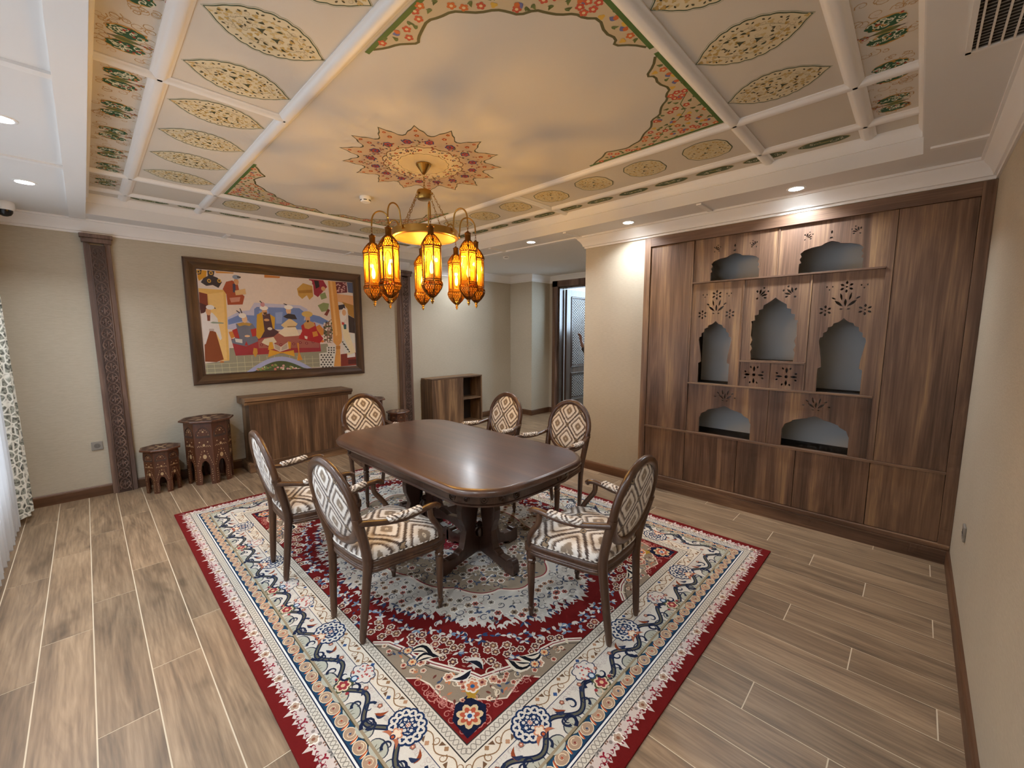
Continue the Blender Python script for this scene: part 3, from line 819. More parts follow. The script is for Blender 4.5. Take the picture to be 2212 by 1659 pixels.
# ------------------------------------------------------------------ baseboards
BB = [(0, 0), (.018, 0), (.018, .085), (.014, .098), (.010, .104), (0, .104)]
struct('baseboard_back', MB().sweep([(3.40, YB), (XW, YB)], BB), M['base_x'])
struct('baseboard_front', MB().sweep([(XW, YF), (XC - .02, YF)], BB), M['base_x'])
struct('baseboard_right', MB().sweep([(XC, 2.075), (XC, 2.80), (4.5, 2.80)], BB), M['base_y'])
struct('baseboard_hall', MB().sweep([(XD, OY1 + .145), (XD, YJ), (XJ, YJ), (XJ, YH), (3.60, YH)], BB), M['base_x'])
struct('baseboard_left', MB().sweep([(XW, YB), (XW, YF)], BB), M['base_y'])
PAINTING = [('e2d2c6',0,[(0.9333,2.3345),(2.73,2.3413),(2.7253,1.1569),(0.9274,1.1493)]),
('d0952a',1,[(0.941,2.3284),(1.0268,2.3243),(1.0176,2.2578),(0.9466,2.2061),(0.9376,2.2403)]),
('2b2836',2,[(0.9622,2.1923),(0.991,2.2402),(1.0534,2.2814),(1.1208,2.2571),(1.1612,2.2091),(1.1228,2.1419),(1.071,2.1708),(1.0099,2.1558)]),
('2b2836',2,[(0.941,2.3284),(0.9811,2.3306),(0.9706,2.2814),(0.9401,2.2725)]),
('33303e',2,[(1.0313,2.3278),(1.1,2.3288),(1.0873,2.2745),(1.0312,2.2691)]),
('cf8f3e',1,[(1.1,2.3288),(1.287,2.3291),(1.277,2.3177),(1.1158,2.3079)]),
('e6b765',1,[(0.9363,2.1249),(1.1906,2.1229),(1.1698,1.3079),(1.0685,1.3075),(0.9938,1.9407),(0.9362,2.0696)]),
('f0c67c',2,[(1.0158,2.0646),(1.1665,2.0993),(1.146,1.3199),(1.0786,1.323)]),
('7d3424',2,[(0.9374,2.0847),(1.0117,2.0664),(1.0095,1.9003),(0.9323,1.8871)]),
('4a2028',3,[(0.9327,1.9683),(0.9938,1.9407),(0.979,1.8581),(0.9359,1.8465)]),
('8a4523',4,[(1.0028,1.6623),(1.0586,1.652),(1.1145,1.3235),(1.041,1.295),(0.9358,1.3066),(0.945,1.4964)]),
('e6ded8',5,[(0.939,1.8313),(0.989,1.8769),(1.0475,1.8552),(1.087,1.7991),(1.1143,1.5673),(1.0966,1.5442),(1.0596,1.6415),(1.0072,1.6623),(0.9568,1.5065),(0.9373,1.4965)]),
('7d3b2a',6,[(0.9911,1.8482),(1.0221,1.8389),(1.0166,1.7663),(0.9908,1.7658)]),
('b9a9a0',6,[(0.9997,1.6779),(1.0448,1.6781),(1.0455,1.652),(0.9995,1.6519)]),
('2a2a35',7,[(1.0533,1.9331),(1.0795,1.9114),(1.0752,1.9009),(1.0524,1.9207)]),
('8d9a86',7,[(1.0151,1.7455),(1.0403,1.7584),(1.1454,1.7477),(1.1401,1.737),(1.0387,1.7376)]),
('a3452b',2,[(1.1627,2.1314),(1.202,2.2178),(1.2641,2.2388),(1.3164,2.1989),(1.3274,2.1167),(1.3752,2.0608),(1.3496,1.9657),(1.1982,1.9543),(1.1944,2.0761)]),
('3a3a5a',3,[(1.2638,2.1967),(1.2922,2.2096),(1.2893,2.1035),(1.2616,2.1016)]),
('2f2f3a',5,[(1.3118,2.2905),(1.3535,2.2891),(1.3496,2.2728),(1.3153,2.275)]),
('d8b07c',4,[(1.2814,2.122),(1.3883,2.1532),(1.3933,2.0889),(1.2869,2.0693)]),
('c98a78',3,[(1.2204,2.0356),(1.3322,2.0529),(1.319,1.9986),(1.2348,1.9836)]),
('c27a3c',1,[(1.6036,2.3367),(1.78,2.3312),(1.7713,2.3101),(1.6013,2.3013)]),
('bfbfd8',1,[(1.4166,1.9001),(1.4716,1.9934),(1.9982,1.9845),(2.079,1.9429),(2.0921,1.8715),(2.3887,1.7807),(2.3222,1.7049),(2.0337,1.6664),(1.1761,1.6736),(1.1857,1.8068),(1.311,1.8854)]),
('6d87c2',2,[(1.4665,1.9185),(1.4977,1.944),(1.9824,1.9484),(2.0496,1.8941),(2.0294,1.7861),(2.1388,1.8705),(2.2328,1.8513),(2.3855,1.7681),(2.3232,1.7236),(2.157,1.7789),(2.0365,1.676),(1.4694,1.673),(1.3892,1.7823),(1.1889,1.7249),(1.1886,1.7835),(1.3101,1.8455),(1.461,1.839)]),
('8ea3d4',3,[(1.5143,1.8983),(1.6159,1.9132),(1.6225,1.8572),(1.5156,1.8428)]),
('8ea3d4',3,[(1.6965,1.8822),(1.7817,1.8943),(1.7616,1.7463),(1.6928,1.7452)]),
('a02f3c',2,[(1.2045,1.561),(1.4917,1.5635),(1.7342,1.6513),(2.2156,1.5499),(2.2265,1.3796),(1.2365,1.3616)]),
('a56058',3,[(1.4818,1.5355),(1.7335,1.6398),(1.9549,1.5886),(2.2122,1.4918),(2.2063,1.4299),(1.4836,1.4444)]),
('98947e',1,[(0.9359,1.2856),(1.1698,1.3079),(1.1803,1.4537),(1.2383,1.4521),(1.2386,1.3637),(2.2265,1.3796),(2.2236,1.4792),(2.3161,1.4849),(2.396,1.1719),(0.9309,1.1512)]),
('c4bd98',2,[(0.9394,1.275),(2.2007,1.2907),(2.2004,1.2858),(0.9389,1.2687)]),
('c4bd98',2,[(0.9358,1.2278),(2.1975,1.2347),(2.1972,1.2297),(0.9354,1.2215)]),
('c4bd98',2,[(0.9323,1.1806),(2.1943,1.1785),(2.194,1.1735),(0.9318,1.1743)]),
('c4bd98',2,[(0.9287,1.1334),(2.1911,1.1223),(2.1908,1.1173),(0.9283,1.1271)]),
('c4bd98',2,[(0.9252,1.086),(2.1879,1.066),(2.1876,1.061),(0.9247,1.0797)]),
('c4bd98',2,[(0.9446,1.2873),(0.9489,1.2871),(0.9521,1.1581),(0.9478,1.1584)]),
('c4bd98',2,[(1.0155,1.2835),(1.0199,1.2833),(1.0234,1.1529),(1.019,1.1532)]),
('c4bd98',2,[(1.0879,1.2797),(1.0924,1.2795),(1.0963,1.1476),(1.0918,1.148)]),
('c4bd98',2,[(1.162,1.2758),(1.1665,1.2755),(1.1707,1.1422),(1.1662,1.1426)]),
('c4bd98',2,[(1.2438,1.3592),(1.2485,1.359),(1.2469,1.1367),(1.2422,1.1371)]),
('c4bd98',2,[(1.3212,1.3561),(1.326,1.3559),(1.3247,1.1311),(1.3199,1.1314)]),
('c4bd98',2,[(1.4003,1.3529),(1.4052,1.3527),(1.4043,1.1253),(1.3994,1.1256)]),
('c4bd98',2,[(1.4812,1.3496),(1.4862,1.3494),(1.4858,1.1194),(1.4808,1.1197)]),
('c4bd98',2,[(1.564,1.3463),(1.5692,1.3461),(1.5692,1.1133),(1.564,1.1137)]),
('c4bd98',2,[(1.6488,1.3429),(1.654,1.3427),(1.6545,1.1072),(1.6493,1.1075)]),
('c4bd98',2,[(1.7356,1.3394),(1.7409,1.3392),(1.7419,1.1008),(1.7365,1.1012)]),
('c4bd98',2,[(1.8245,1.3358),(1.8299,1.3356),(1.8315,1.0943),(1.8259,1.0947)]),
('c4bd98',2,[(1.9155,1.3321),(1.9211,1.3319),(1.9232,1.0877),(1.9175,1.0881)]),
('c4bd98',2,[(2.0088,1.3284),(2.0145,1.3282),(2.0172,1.0809),(2.0114,1.0813)]),
('c4bd98',2,[(2.1044,1.3246),(2.1103,1.3243),(2.1135,1.0739),(2.1076,1.0743)]),
('c4bd98',2,[(2.2024,1.3206),(2.2085,1.3204),(2.2123,1.0667),(2.2062,1.0671)]),
('a9afd4',3,[(1.3264,1.1556),(1.3631,1.1819),(1.4001,1.2079),(1.4374,1.2328),(1.4749,1.256),(1.5126,1.277),(1.5504,1.2952),(1.5884,1.3101),(1.6265,1.3214),(1.6647,1.3288),(1.703,1.3319),(1.7415,1.3308),(1.7801,1.3254),(1.8188,1.3158),(1.8577,1.3021),(1.8968,1.2847),(1.9362,1.264),(1.9759,1.2404),(2.0158,1.2145),(2.0562,1.1869),(2.097,1.1582),(2.0267,1.1626),(1.9924,1.1713),(1.959,1.1888),(1.9259,1.2069),(1.8931,1.2241),(1.8605,1.2398),(1.8281,1.2531),(1.7958,1.2637),(1.7636,1.2712),(1.7315,1.2753),(1.6994,1.276),(1.6674,1.2732),(1.6355,1.267),(1.6036,1.2577),(1.5717,1.2455),(1.54,1.2309),(1.5084,1.2143),(1.4769,1.1965),(1.4456,1.1782),(1.4147,1.1607),(1.3845,1.1515)]),
('4d5c3a',3,[(1.3845,1.1515),(1.4147,1.1607),(1.4456,1.1782),(1.4769,1.1965),(1.5084,1.2143),(1.54,1.2309),(1.5717,1.2455),(1.6036,1.2577),(1.6355,1.267),(1.6674,1.2732),(1.6994,1.276),(1.7315,1.2753),(1.7636,1.2712),(1.7958,1.2637),(1.8281,1.2531),(1.8605,1.2398),(1.8931,1.2241),(1.9259,1.2069),(1.959,1.1888),(1.9924,1.1713),(2.0267,1.1626),(2.0263,1.1564),(1.3949,1.1599)]),
('6c7386',5,[(1.2634,1.7388),(1.3494,1.7597),(1.4348,1.7414),(1.4715,1.6753),(1.4813,1.5277),(1.3502,1.469),(1.2119,1.5102),(1.2052,1.5448),(1.2814,1.5983)]),
('b02c30',6,[(1.2208,1.661),(1.2707,1.685),(1.2902,1.5633),(1.2443,1.5747)]),
('b02c30',6,[(1.4106,1.6727),(1.4723,1.6864),(1.466,1.595),(1.424,1.5842)]),
('b98f44',6,[(1.2727,1.739),(1.3493,1.7576),(1.4299,1.7413),(1.4037,1.7123),(1.3517,1.7238),(1.2984,1.7069)]),
('2f2f3a',8,[(1.3091,1.8584),(1.2759,1.8895),(1.2838,1.8952),(1.3173,1.8673)]),
('2f2f3a',8,[(1.3299,1.8591),(1.3133,1.9178),(1.3211,1.9213),(1.3399,1.8681)]),
('d9d4cf',6,[(1.2416,1.5639),(1.316,1.5543),(1.3147,1.5083),(1.248,1.5226)]),
('b02c30',7,[(1.3346,1.4793),(1.3574,1.5318),(1.373,1.4784)]),
('d2853a',4,[(1.1847,1.6416),(1.2405,1.6525),(1.2429,1.5822),(1.2047,1.5642)]),
('cf9f2f',5,[(1.4913,1.851),(1.5484,1.8861),(1.5616,1.6306),(1.4931,1.5545),(1.4654,1.5861)]),
('cf9f2f',5,[(1.6231,1.8662),(1.6884,1.8228),(1.6725,1.6741),(1.6428,1.6967)]),
('4a2e3e',6,[(1.5532,1.8529),(1.6335,1.8688),(1.6546,1.6877),(1.7251,1.6421),(1.6583,1.5847),(1.5119,1.5667),(1.56,1.6532)]),
('4a3226',8,[(1.5579,1.8776),(1.5988,1.8845),(1.5969,1.8564),(1.5711,1.85)]),
('2f2f3a',9,[(1.5272,2.0149),(1.5375,2.021),(1.5559,1.9976),(1.5484,1.9906)]),
('efe0c6',5,[(1.7117,1.6305),(1.7908,1.7003),(1.9247,1.7015),(1.9609,1.5946),(1.7833,1.5815)]),
('e4c795',6,[(1.7498,1.7288),(1.8579,1.8178),(1.95,1.7491),(1.9134,1.699),(1.7799,1.6979)]),
('2f3140',7,[(1.7834,1.8367),(1.8452,1.8756),(1.9214,1.864),(1.9468,1.8058),(1.8735,1.8041),(1.8197,1.8145)]),
('2f2f3a',9,[(1.8299,1.9768),(1.7935,1.9946),(1.8013,2.0008),(1.8393,1.9888)]),
('8a6a4a',7,[(1.8241,1.7122),(1.9236,1.7192),(1.9229,1.7085),(1.8233,1.7006)]),
('b4262e',5,[(1.9914,1.7235),(2.0754,1.7846),(2.168,1.7645),(2.1886,1.667),(2.2669,1.5531),(2.2147,1.4918),(1.9473,1.5565),(1.9984,1.6519)]),
('d68a3c',4,[(2.1708,1.7097),(2.2265,1.7409),(2.297,1.6525),(2.2568,1.5905),(2.1861,1.624)]),
('c9975a',6,[(2.0215,1.7501),(2.0761,1.7967),(2.1561,1.7643),(2.1657,1.7255),(2.0807,1.6786),(2.0351,1.6904)]),
('4a3226',8,[(2.0643,1.7928),(2.0968,1.7935),(2.086,1.7692),(2.0686,1.7689)]),
('d68f3c',7,[(2.1253,1.64),(2.1855,1.6547),(2.2,1.5933),(2.1356,1.5741)]),
('e9e1d6',7,[(2.0236,1.5942),(2.0633,1.5819),(2.0553,1.5456),(2.0272,1.558)]),
('e07a30',4,[(2.2159,1.5561),(2.2751,1.5244),(2.2614,1.4996),(2.2131,1.5067)]),
('dba232',6,[(1.5772,1.3285),(1.5991,1.4253),(1.7174,1.3892),(1.7548,1.3879),(1.882,1.4075),(1.888,1.3237),(1.7539,1.3739),(1.7165,1.3752)]),
('dba232',6,[(1.6051,1.5167),(1.6413,1.5161),(1.6544,1.4294),(1.5833,1.42)]),
('dba232',6,[(1.8176,1.5226),(1.8553,1.5126),(1.8443,1.4241),(1.8009,1.4312)]),
('dac6b8',7,[(1.6407,1.5069),(1.7322,1.4541),(1.8171,1.5155),(1.8223,1.4247),(1.7175,1.3915),(1.6524,1.4295)]),
('b9a89a',8,[(1.6607,1.4927),(1.7216,1.4543),(1.7183,1.4043),(1.6654,1.4372)]),
('b9a89a',8,[(1.7427,1.4503),(1.805,1.4958),(1.8087,1.4333),(1.7346,1.4073)]),
('d6903a',6,[(1.9258,1.4995),(1.9507,1.5014),(1.9478,1.379),(1.9827,1.2785),(1.9162,1.2696),(1.9364,1.3794)]),
('c9923c',6,[(1.4295,1.4503),(1.4654,1.4404),(1.4676,1.384),(1.4383,1.3333),(1.4152,1.3836)]),
('e2d6bc',5,[(1.5516,1.5572),(1.6558,1.579),(1.6884,1.5153),(1.5867,1.4714),(1.5183,1.5125)]),
('8a6a58',4,[(2.3908,1.8182),(2.2744,1.7292),(2.274,1.5057),(2.3854,1.4912)]),
('6e2c34',2,[(2.4561,2.3244),(2.626,2.3326),(2.6318,2.1915),(2.4564,2.1673)]),
('56607e',2,[(2.63,2.3329),(2.7243,2.3345),(2.7195,2.1872),(2.6426,2.1948)]),
('e0aa7c',2,[(2.4537,2.1647),(2.7271,2.1492),(2.7231,2.0176),(2.4924,2.0572)]),
('b5863c',3,[(2.544,2.0599),(2.7164,2.0173),(2.714,1.8359),(2.6293,1.8853),(2.6201,1.9644)]),
('3d2e2a',3,[(2.6264,1.8814),(2.7127,1.8359),(2.7129,1.6232),(2.6271,1.6363)]),
('3a3440',4,[(2.4898,2.0094),(2.5812,2.0263),(2.591,1.9632),(2.4993,1.947)]),
('ece3da',5,[(2.4959,1.8838),(2.5656,1.9774),(2.6194,1.9516),(2.5976,1.8357),(2.5278,1.7551)]),
('e8d5ac',5,[(2.5157,1.7702),(2.6061,1.6945),(2.7074,1.3507),(2.5863,1.3117),(2.5564,1.501)]),
('2f5a5e',6,[(2.5475,1.758),(2.5929,1.7458),(2.5895,1.6815),(2.5566,1.6813)]),
('c0392c',6,[(2.5293,1.7832),(2.5679,1.7711),(2.5596,1.739),(2.5299,1.745)]),
('d99a4e',6,[(2.3693,2.3292),(2.4715,2.3294),(2.5225,1.6043),(2.5174,1.5081),(2.4729,1.4537),(2.4407,1.4545),(2.3962,1.5037),(2.3969,1.6552)]),
('c07f38',7,[(2.4316,1.4521),(2.4923,1.4533),(2.4898,1.4058),(2.429,1.4037)]),
('d99a4e',6,[(2.4344,1.4073),(2.4859,1.4059),(2.4861,1.1641),(2.3868,1.1673)]),
('e8b470',7,[(2.3963,2.3254),(2.4248,2.3254),(2.4617,1.6046),(2.4347,1.5793)]),
('9c2c40',3,[(2.1194,2.3312),(2.3084,2.33),(2.3549,2.2463),(2.2257,2.1039),(2.1779,2.1371),(2.1731,2.2563)]),
('2c2830',4,[(2.1885,2.3195),(2.2476,2.3187),(2.2551,2.2411),(2.2059,2.2133)]),
('c79a4c',3,[(1.9696,2.196),(2.0472,2.2721),(2.1608,2.2458),(2.167,2.1124),(2.115,2.0615),(2.086,2.1193),(2.0259,2.0684),(1.9813,2.1128)]),
('a87a34',4,[(1.985,2.1738),(2.158,2.1979),(2.1555,2.1559),(1.9884,2.139)]),
('8c9a66',4,[(2.217,1.9945),(2.2917,2.0346),(2.3673,2.026),(2.3494,1.9264),(2.2628,1.911)]),
('7d3a30',5,[(2.2948,1.8752),(2.3484,1.9536),(2.375,1.9397),(2.3332,1.8578)]),
('8c9a66',4,[(2.2496,2.1441),(2.3238,2.1733),(2.3443,2.1011),(2.2696,2.0725)]),
('dbd7cc',5,[(2.1984,1.3556),(2.3032,1.3645),(2.3012,1.44),(2.4294,1.4573),(2.3879,1.1647),(2.2003,1.1556)]),
('dbd7cc',5,[(2.5155,1.521),(2.5584,1.5397),(2.6288,1.356),(2.5481,1.3431)]),
('dbd7cc',4,[(2.6461,1.6142),(2.7183,1.6232),(2.721,1.4851),(2.653,1.4863)]),
('843324',4,[(2.4924,1.3322),(2.7211,1.3502),(2.7203,1.1665),(2.486,1.1628)]),
('e3dcd4',5,[(2.5837,1.3118),(2.7004,1.3469),(2.7015,1.2873),(2.5846,1.2791)]),
('5d2219',5,[(2.594,1.2525),(2.7191,1.2533),(2.7185,1.1867),(2.5933,1.1868)])]
PAINT_DISCS = [('c99a3c',3,1.0398,2.2141,0.019,0.0225),
('2b2836',4,1.0398,2.2141,0.0086,0.0103),
('c99a3c',3,1.1357,2.2224,0.0196,0.0229),
('2b2836',4,1.1357,2.2224,0.0089,0.0104),
('c99a3c',3,1.0636,2.3027,0.019,0.0225),
('2b2836',4,1.0636,2.3027,0.0086,0.0102),
('c99a3c',3,0.9501,2.3064,0.0184,0.0221),
('2b2836',4,0.9501,2.3064,0.0084,0.0101),
('dda372',6,1.0073,1.8714,0.0242,0.0434),
('ece6e0',7,1.0281,1.9196,0.0399,0.0269),
('c47a3c',6,1.0945,1.2955,0.0233,0.0107),
('d29a6c',4,1.3026,2.2263,0.0243,0.0362),
('8b98ac',5,1.3064,2.2795,0.0392,0.0254),
('7d2a34',4,1.5164,1.4843,0.0161,0.0158),
('c98a80',5,1.5164,1.4843,0.006,0.0067),
('7d2a34',4,1.587,1.4759,0.0164,0.016),
('c98a80',5,1.587,1.4759,0.0061,0.0069),
('7d2a34',4,1.6605,1.4904,0.0168,0.0161),
('c98a80',5,1.6605,1.4904,0.0063,0.0069),
('7d2a34',4,1.734,1.482,0.0171,0.0163),
('c98a80',5,1.734,1.482,0.0064,0.007),
('7d2a34',4,1.8105,1.4968,0.0174,0.0165),
('c98a80',5,1.8105,1.4968,0.0065,0.0071),
('7d2a34',4,1.887,1.4883,0.0179,0.0166),
('c98a80',5,1.887,1.4883,0.0067,0.0071),
('7d2a34',4,1.9667,1.5035,0.0182,0.0168),
('c98a80',5,1.9667,1.5035,0.0068,0.0072),
('7d2a34',4,2.0465,1.4949,0.0186,0.0169),
('c98a80',5,2.0465,1.4949,0.007,0.0072),
('7d2a34',4,2.1295,1.5105,0.019,0.0171),
('c98a80',5,2.1295,1.5105,0.0071,0.0073),
('8a9a52',4,1.5119,1.1993,0.0142,0.0114),
('6f8a48',4,1.5709,1.1953,0.0144,0.0115),
('d8a0a0',4,1.6801,1.1959,0.0148,0.0117),
('6f8a48',4,1.4909,1.1791,0.0141,0.0114),
('8a9a52',4,1.6617,1.2222,0.0148,0.0116),
('d8a0a0',4,1.7945,1.1732,0.0153,0.0119),
('e3e2c8',4,1.7396,1.1696,0.0151,0.0118),
('c9786a',4,1.4605,1.1807,0.014,0.0114),
('d8a0a0',4,1.4507,1.1877,0.0139,0.0113),
('c9786a',4,1.9401,1.158,0.016,0.0121),
('6f8a48',4,1.5542,1.1916,0.0143,0.0115),
('d8a0a0',4,1.721,1.1895,0.015,0.0117),
('8a9a52',4,1.8305,1.198,0.0154,0.0119),
('8a9a52',4,1.6539,1.2313,0.0147,0.0116),
('e3e2c8',4,1.5378,1.2091,0.0142,0.0114),
('c9786a',4,1.5045,1.1856,0.0141,0.0114),
('d8a0a0',4,1.9223,1.1578,0.0159,0.0121),
('6f8a48',4,1.5954,1.2022,0.0145,0.0115),
('c9786a',4,1.8742,1.1693,0.0157,0.012),
('6f8a48',4,1.8779,1.1678,0.0157,0.012),
('c9786a',4,1.6496,1.1802,0.0148,0.0117),
('e3e2c8',4,1.8941,1.1719,0.0157,0.012),
('8a9a52',4,1.4881,1.1912,0.0141,0.0114),
('6f8a48',4,1.8385,1.1774,0.0155,0.012),
('6f8a48',4,1.6298,1.215,0.0147,0.0116),
('c9786a',4,1.4672,1.1888,0.014,0.0114),
('d8a0a0',4,1.7419,1.1894,0.0151,0.0117),
('8a9a52',4,1.5276,1.1832,0.0142,0.0115),
('c9786a',4,1.8344,1.1791,0.0154,0.0119),
('c9786a',4,1.5596,1.1951,0.0144,0.0115),
('c9786a',4,1.6218,1.2241,0.0146,0.0115),
('6f8a48',4,1.7514,1.2101,0.0151,0.0117),
('c9786a',4,1.8419,1.1888,0.0156,0.0119),
('c9786a',4,1.8546,1.1739,0.0156,0.0119),
('6f8a48',4,1.5474,1.2098,0.0143,0.0114),
('d8a0a0',4,1.887,1.1684,0.0157,0.012),
('e3e2c8',4,1.9248,1.1572,0.0159,0.0121),
('c9786a',4,1.6489,1.1685,0.0148,0.0116),
('6f8a48',4,1.7583,1.2006,0.0152,0.0118),
('d8a0a0',4,1.7471,1.2164,0.0151,0.0118),
('8a9a52',4,1.7192,1.1774,0.015,0.0117),
('e3e2c8',4,1.8496,1.1856,0.0156,0.0119),
('8a9a52',4,1.462,1.1907,0.014,0.0113),
('8a9a52',4,1.4858,1.1792,0.014,0.0113),
('e3e2c8',4,1.8251,1.1696,0.0154,0.0119),
('e3e2c8',4,1.4993,1.1919,0.0142,0.0114),
('e6bd96',7,1.3568,1.7969,0.0287,0.048),
('efe9e2',8,1.3376,1.8355,0.0401,0.0304),
('e6bd96',7,1.3712,1.5923,0.029,0.0132),
('d3a176',7,1.5759,1.8916,0.0285,0.0448),
('f0ebe6',8,1.5717,1.9338,0.0468,0.0269),
('c98f98',9,1.5594,1.9756,0.0242,0.0289),
('d3a176',8,1.5924,1.7888,0.0307,0.0158),
('e2d8cc',7,1.6211,1.6818,0.0269,0.0182),
('e0b48c',7,1.8496,1.9106,0.0306,0.0464),
('f2eee8',8,1.8523,1.9547,0.0527,0.0278),
('dba878',7,2.0796,1.8172,0.0303,0.0456),
('d7b568',8,2.0749,1.8746,0.0701,0.0383),
('d8c0b8',5,2.2894,1.7439,0.0111,0.0111),
('5b6640',5,2.3503,1.598,0.0113,0.0113),
('d8c0b8',5,2.3318,1.6959,0.0112,0.0112),
('46523a',5,2.2921,1.6986,0.011,0.0111),
('d8c0b8',5,2.3301,1.7359,0.0112,0.0112),
('e6e0d0',5,2.3014,1.5737,0.0111,0.0112),
('5b6640',5,2.3907,1.6633,0.0114,0.0113),
('e6e0d0',5,2.3036,1.6732,0.0111,0.0112),
('e6e0d0',5,2.3658,1.7447,0.0113,0.0113),
('46523a',5,2.3442,1.7264,0.0112,0.0112),
('46523a',5,2.2992,1.5982,0.0111,0.0112),
('46523a',5,2.3499,1.5512,0.0112,0.0113),
('46523a',5,2.2858,1.7025,0.0111,0.0112),
('5b6640',5,2.382,1.701,0.0113,0.0113),
('e6e0d0',5,2.3045,1.5109,0.0112,0.0113),
('5b6640',5,2.3285,1.7167,0.0111,0.0112),
('e6e0d0',5,2.3355,1.5372,0.0113,0.0113),
('5b6640',5,2.388,1.6214,0.0114,0.0113),
('5b6640',5,2.367,1.5309,0.0113,0.0114),
('e6e0d0',5,2.3224,1.6884,0.0112,0.0112),
('5b6640',5,2.3363,1.5233,0.0112,0.0113),
('5b6640',5,2.326,1.511,0.0112,0.0112),
('46523a',5,2.3102,1.6426,0.0111,0.0112),
('d8c0b8',5,2.3491,1.6719,0.0112,0.0113),
('d8c0b8',5,2.2827,1.7315,0.0111,0.0112),
('d8c0b8',5,2.3701,1.6235,0.0113,0.0113),
('5b6640',5,2.3201,1.7283,0.0111,0.0112),
('e6e0d0',5,2.3671,1.5121,0.0113,0.0113),
('d8c0b8',5,2.3779,1.5405,0.0113,0.0114),
('46523a',5,2.3654,1.6328,0.0113,0.0113),
('e6e0d0',5,2.3678,1.7674,0.0113,0.0112),
('5b6640',5,2.2944,1.6311,0.0111,0.0112),
('d8c0b8',5,2.3633,1.6124,0.0113,0.0113),
('d8c0b8',5,2.3213,1.6904,0.0112,0.0112),
('d8c0b8',5,2.2956,1.5096,0.0111,0.0113),
('46523a',5,2.2905,1.6273,0.0111,0.0112),
('e6e0d0',5,2.3147,1.6705,0.0111,0.0112),
('46523a',5,2.3729,1.5556,0.0113,0.0113),
('5b6640',5,2.3135,1.6081,0.0112,0.0112),
('46523a',5,2.2837,1.6275,0.0111,0.0112),
('e6e0d0',5,2.3902,1.6834,0.0114,0.0113),
('d8c0b8',5,2.3347,1.5147,0.0113,0.0113),
('46523a',5,2.3878,1.7608,0.0114,0.0113),
('e6e0d0',5,2.3812,1.7893,0.0113,0.0113),
('e6e0d0',5,2.2927,1.7571,0.0111,0.0112),
('e6e0d0',5,2.2927,1.5572,0.0112,0.0112),
('46523a',5,2.2953,1.6572,0.0111,0.0112),
('5b6640',5,2.2884,1.5394,0.0111,0.0112),
('46523a',5,2.385,1.6793,0.0114,0.0113),
('d8c0b8',5,2.3366,1.579,0.0112,0.0113),
('d8c0b8',5,2.2847,1.5972,0.0111,0.0112),
('e6e0d0',5,2.274,1.557,0.011,0.0112),
('d8c0b8',5,2.364,1.6967,0.0113,0.0112),
('46523a',5,2.3195,1.7731,0.0112,0.0111),
('d8c0b8',5,2.3823,1.5004,0.0114,0.0114),
('e6e0d0',5,2.3,1.5572,0.0112,0.0113),
('46523a',5,2.3574,1.715,0.0112,0.0112),
('5b6640',5,2.3158,1.7184,0.0111,0.0111),
('e6e0d0',5,2.379,1.7662,0.0113,0.0112),
('46523a',5,2.2849,1.6204,0.0111,0.0111),
('d0a49c',3,2.5223,2.2831,0.009,0.0087),
('d0a49c',3,2.6174,2.3141,0.0092,0.0088),
('d0a49c',3,2.4961,2.2107,0.009,0.0088),
('d0a49c',3,2.5534,2.1986,0.009,0.0088),
('d0a49c',3,2.5094,2.2978,0.009,0.0087),
('d0a49c',3,2.5589,2.2133,0.0091,0.0088),
('d0a49c',3,2.4861,2.2811,0.0089,0.0087),
('d0a49c',3,2.5911,2.2666,0.0092,0.0089),
('d0a49c',3,2.5076,2.2022,0.009,0.0088),
('d0a49c',3,2.5818,2.3136,0.0091,0.0088),
('d0a49c',3,2.4705,2.2141,0.0089,0.0087),
('d0a49c',3,2.5237,2.2531,0.009,0.0088),
('d0a49c',3,2.6008,2.3052,0.0092,0.0088),
('d0a49c',3,2.587,2.2756,0.0092,0.0088),
('d0a49c',3,2.5447,2.2301,0.009,0.0088),
('d0a49c',3,2.4994,2.2909,0.0089,0.0088),
('d0a49c',3,2.489,2.2012,0.0089,0.0087),
('d0a49c',3,2.5142,2.2224,0.009,0.0088),
('d0a49c',3,2.5938,2.2417,0.0092,0.0088),
('d0a49c',3,2.4912,2.2832,0.0089,0.0087),
('d0a49c',3,2.5497,2.2233,0.0091,0.0088),
('d0a49c',3,2.5841,2.2134,0.0091,0.0088),
('d0a49c',3,2.5617,2.2305,0.0091,0.0088),
('d0a49c',3,2.5493,2.1956,0.0091,0.0088),
('d0a49c',3,2.6194,2.2936,0.0092,0.0088),
('d0a49c',3,2.5144,2.2438,0.0089,0.0088),
('d0a49c',3,2.4754,2.2006,0.0089,0.0088),
('d0a49c',3,2.5051,2.2132,0.009,0.0088),
('d0a49c',3,2.5719,2.2595,0.0091,0.0088),
('d0a49c',3,2.5357,2.2813,0.009,0.0088),
('dca87c',6,2.5687,1.9115,0.0289,0.0433),
('d6a070',5,2.3022,2.2204,0.0293,0.0293),
('e3d8c4',5,2.1402,2.2916,0.0234,0.0238),
('3e3a34',6,2.2274,1.3321,0.0122,0.0112),
('3e3a34',6,2.2691,1.3305,0.0123,0.0113),
('3e3a34',6,2.3112,1.3289,0.0124,0.0113),
('3e3a34',6,2.3537,1.3272,0.0126,0.0114),
('3e3a34',6,2.2464,1.2988,0.0122,0.0112),
('3e3a34',6,2.2882,1.297,0.0124,0.0113),
('3e3a34',6,2.3306,1.2952,0.0125,0.0114),
('3e3a34',6,2.3733,1.2933,0.0127,0.0115),
('3e3a34',6,2.2238,1.2672,0.0122,0.0112),
('3e3a34',6,2.2654,1.2652,0.0123,0.0113),
('3e3a34',6,2.3075,1.2633,0.0125,0.0113),
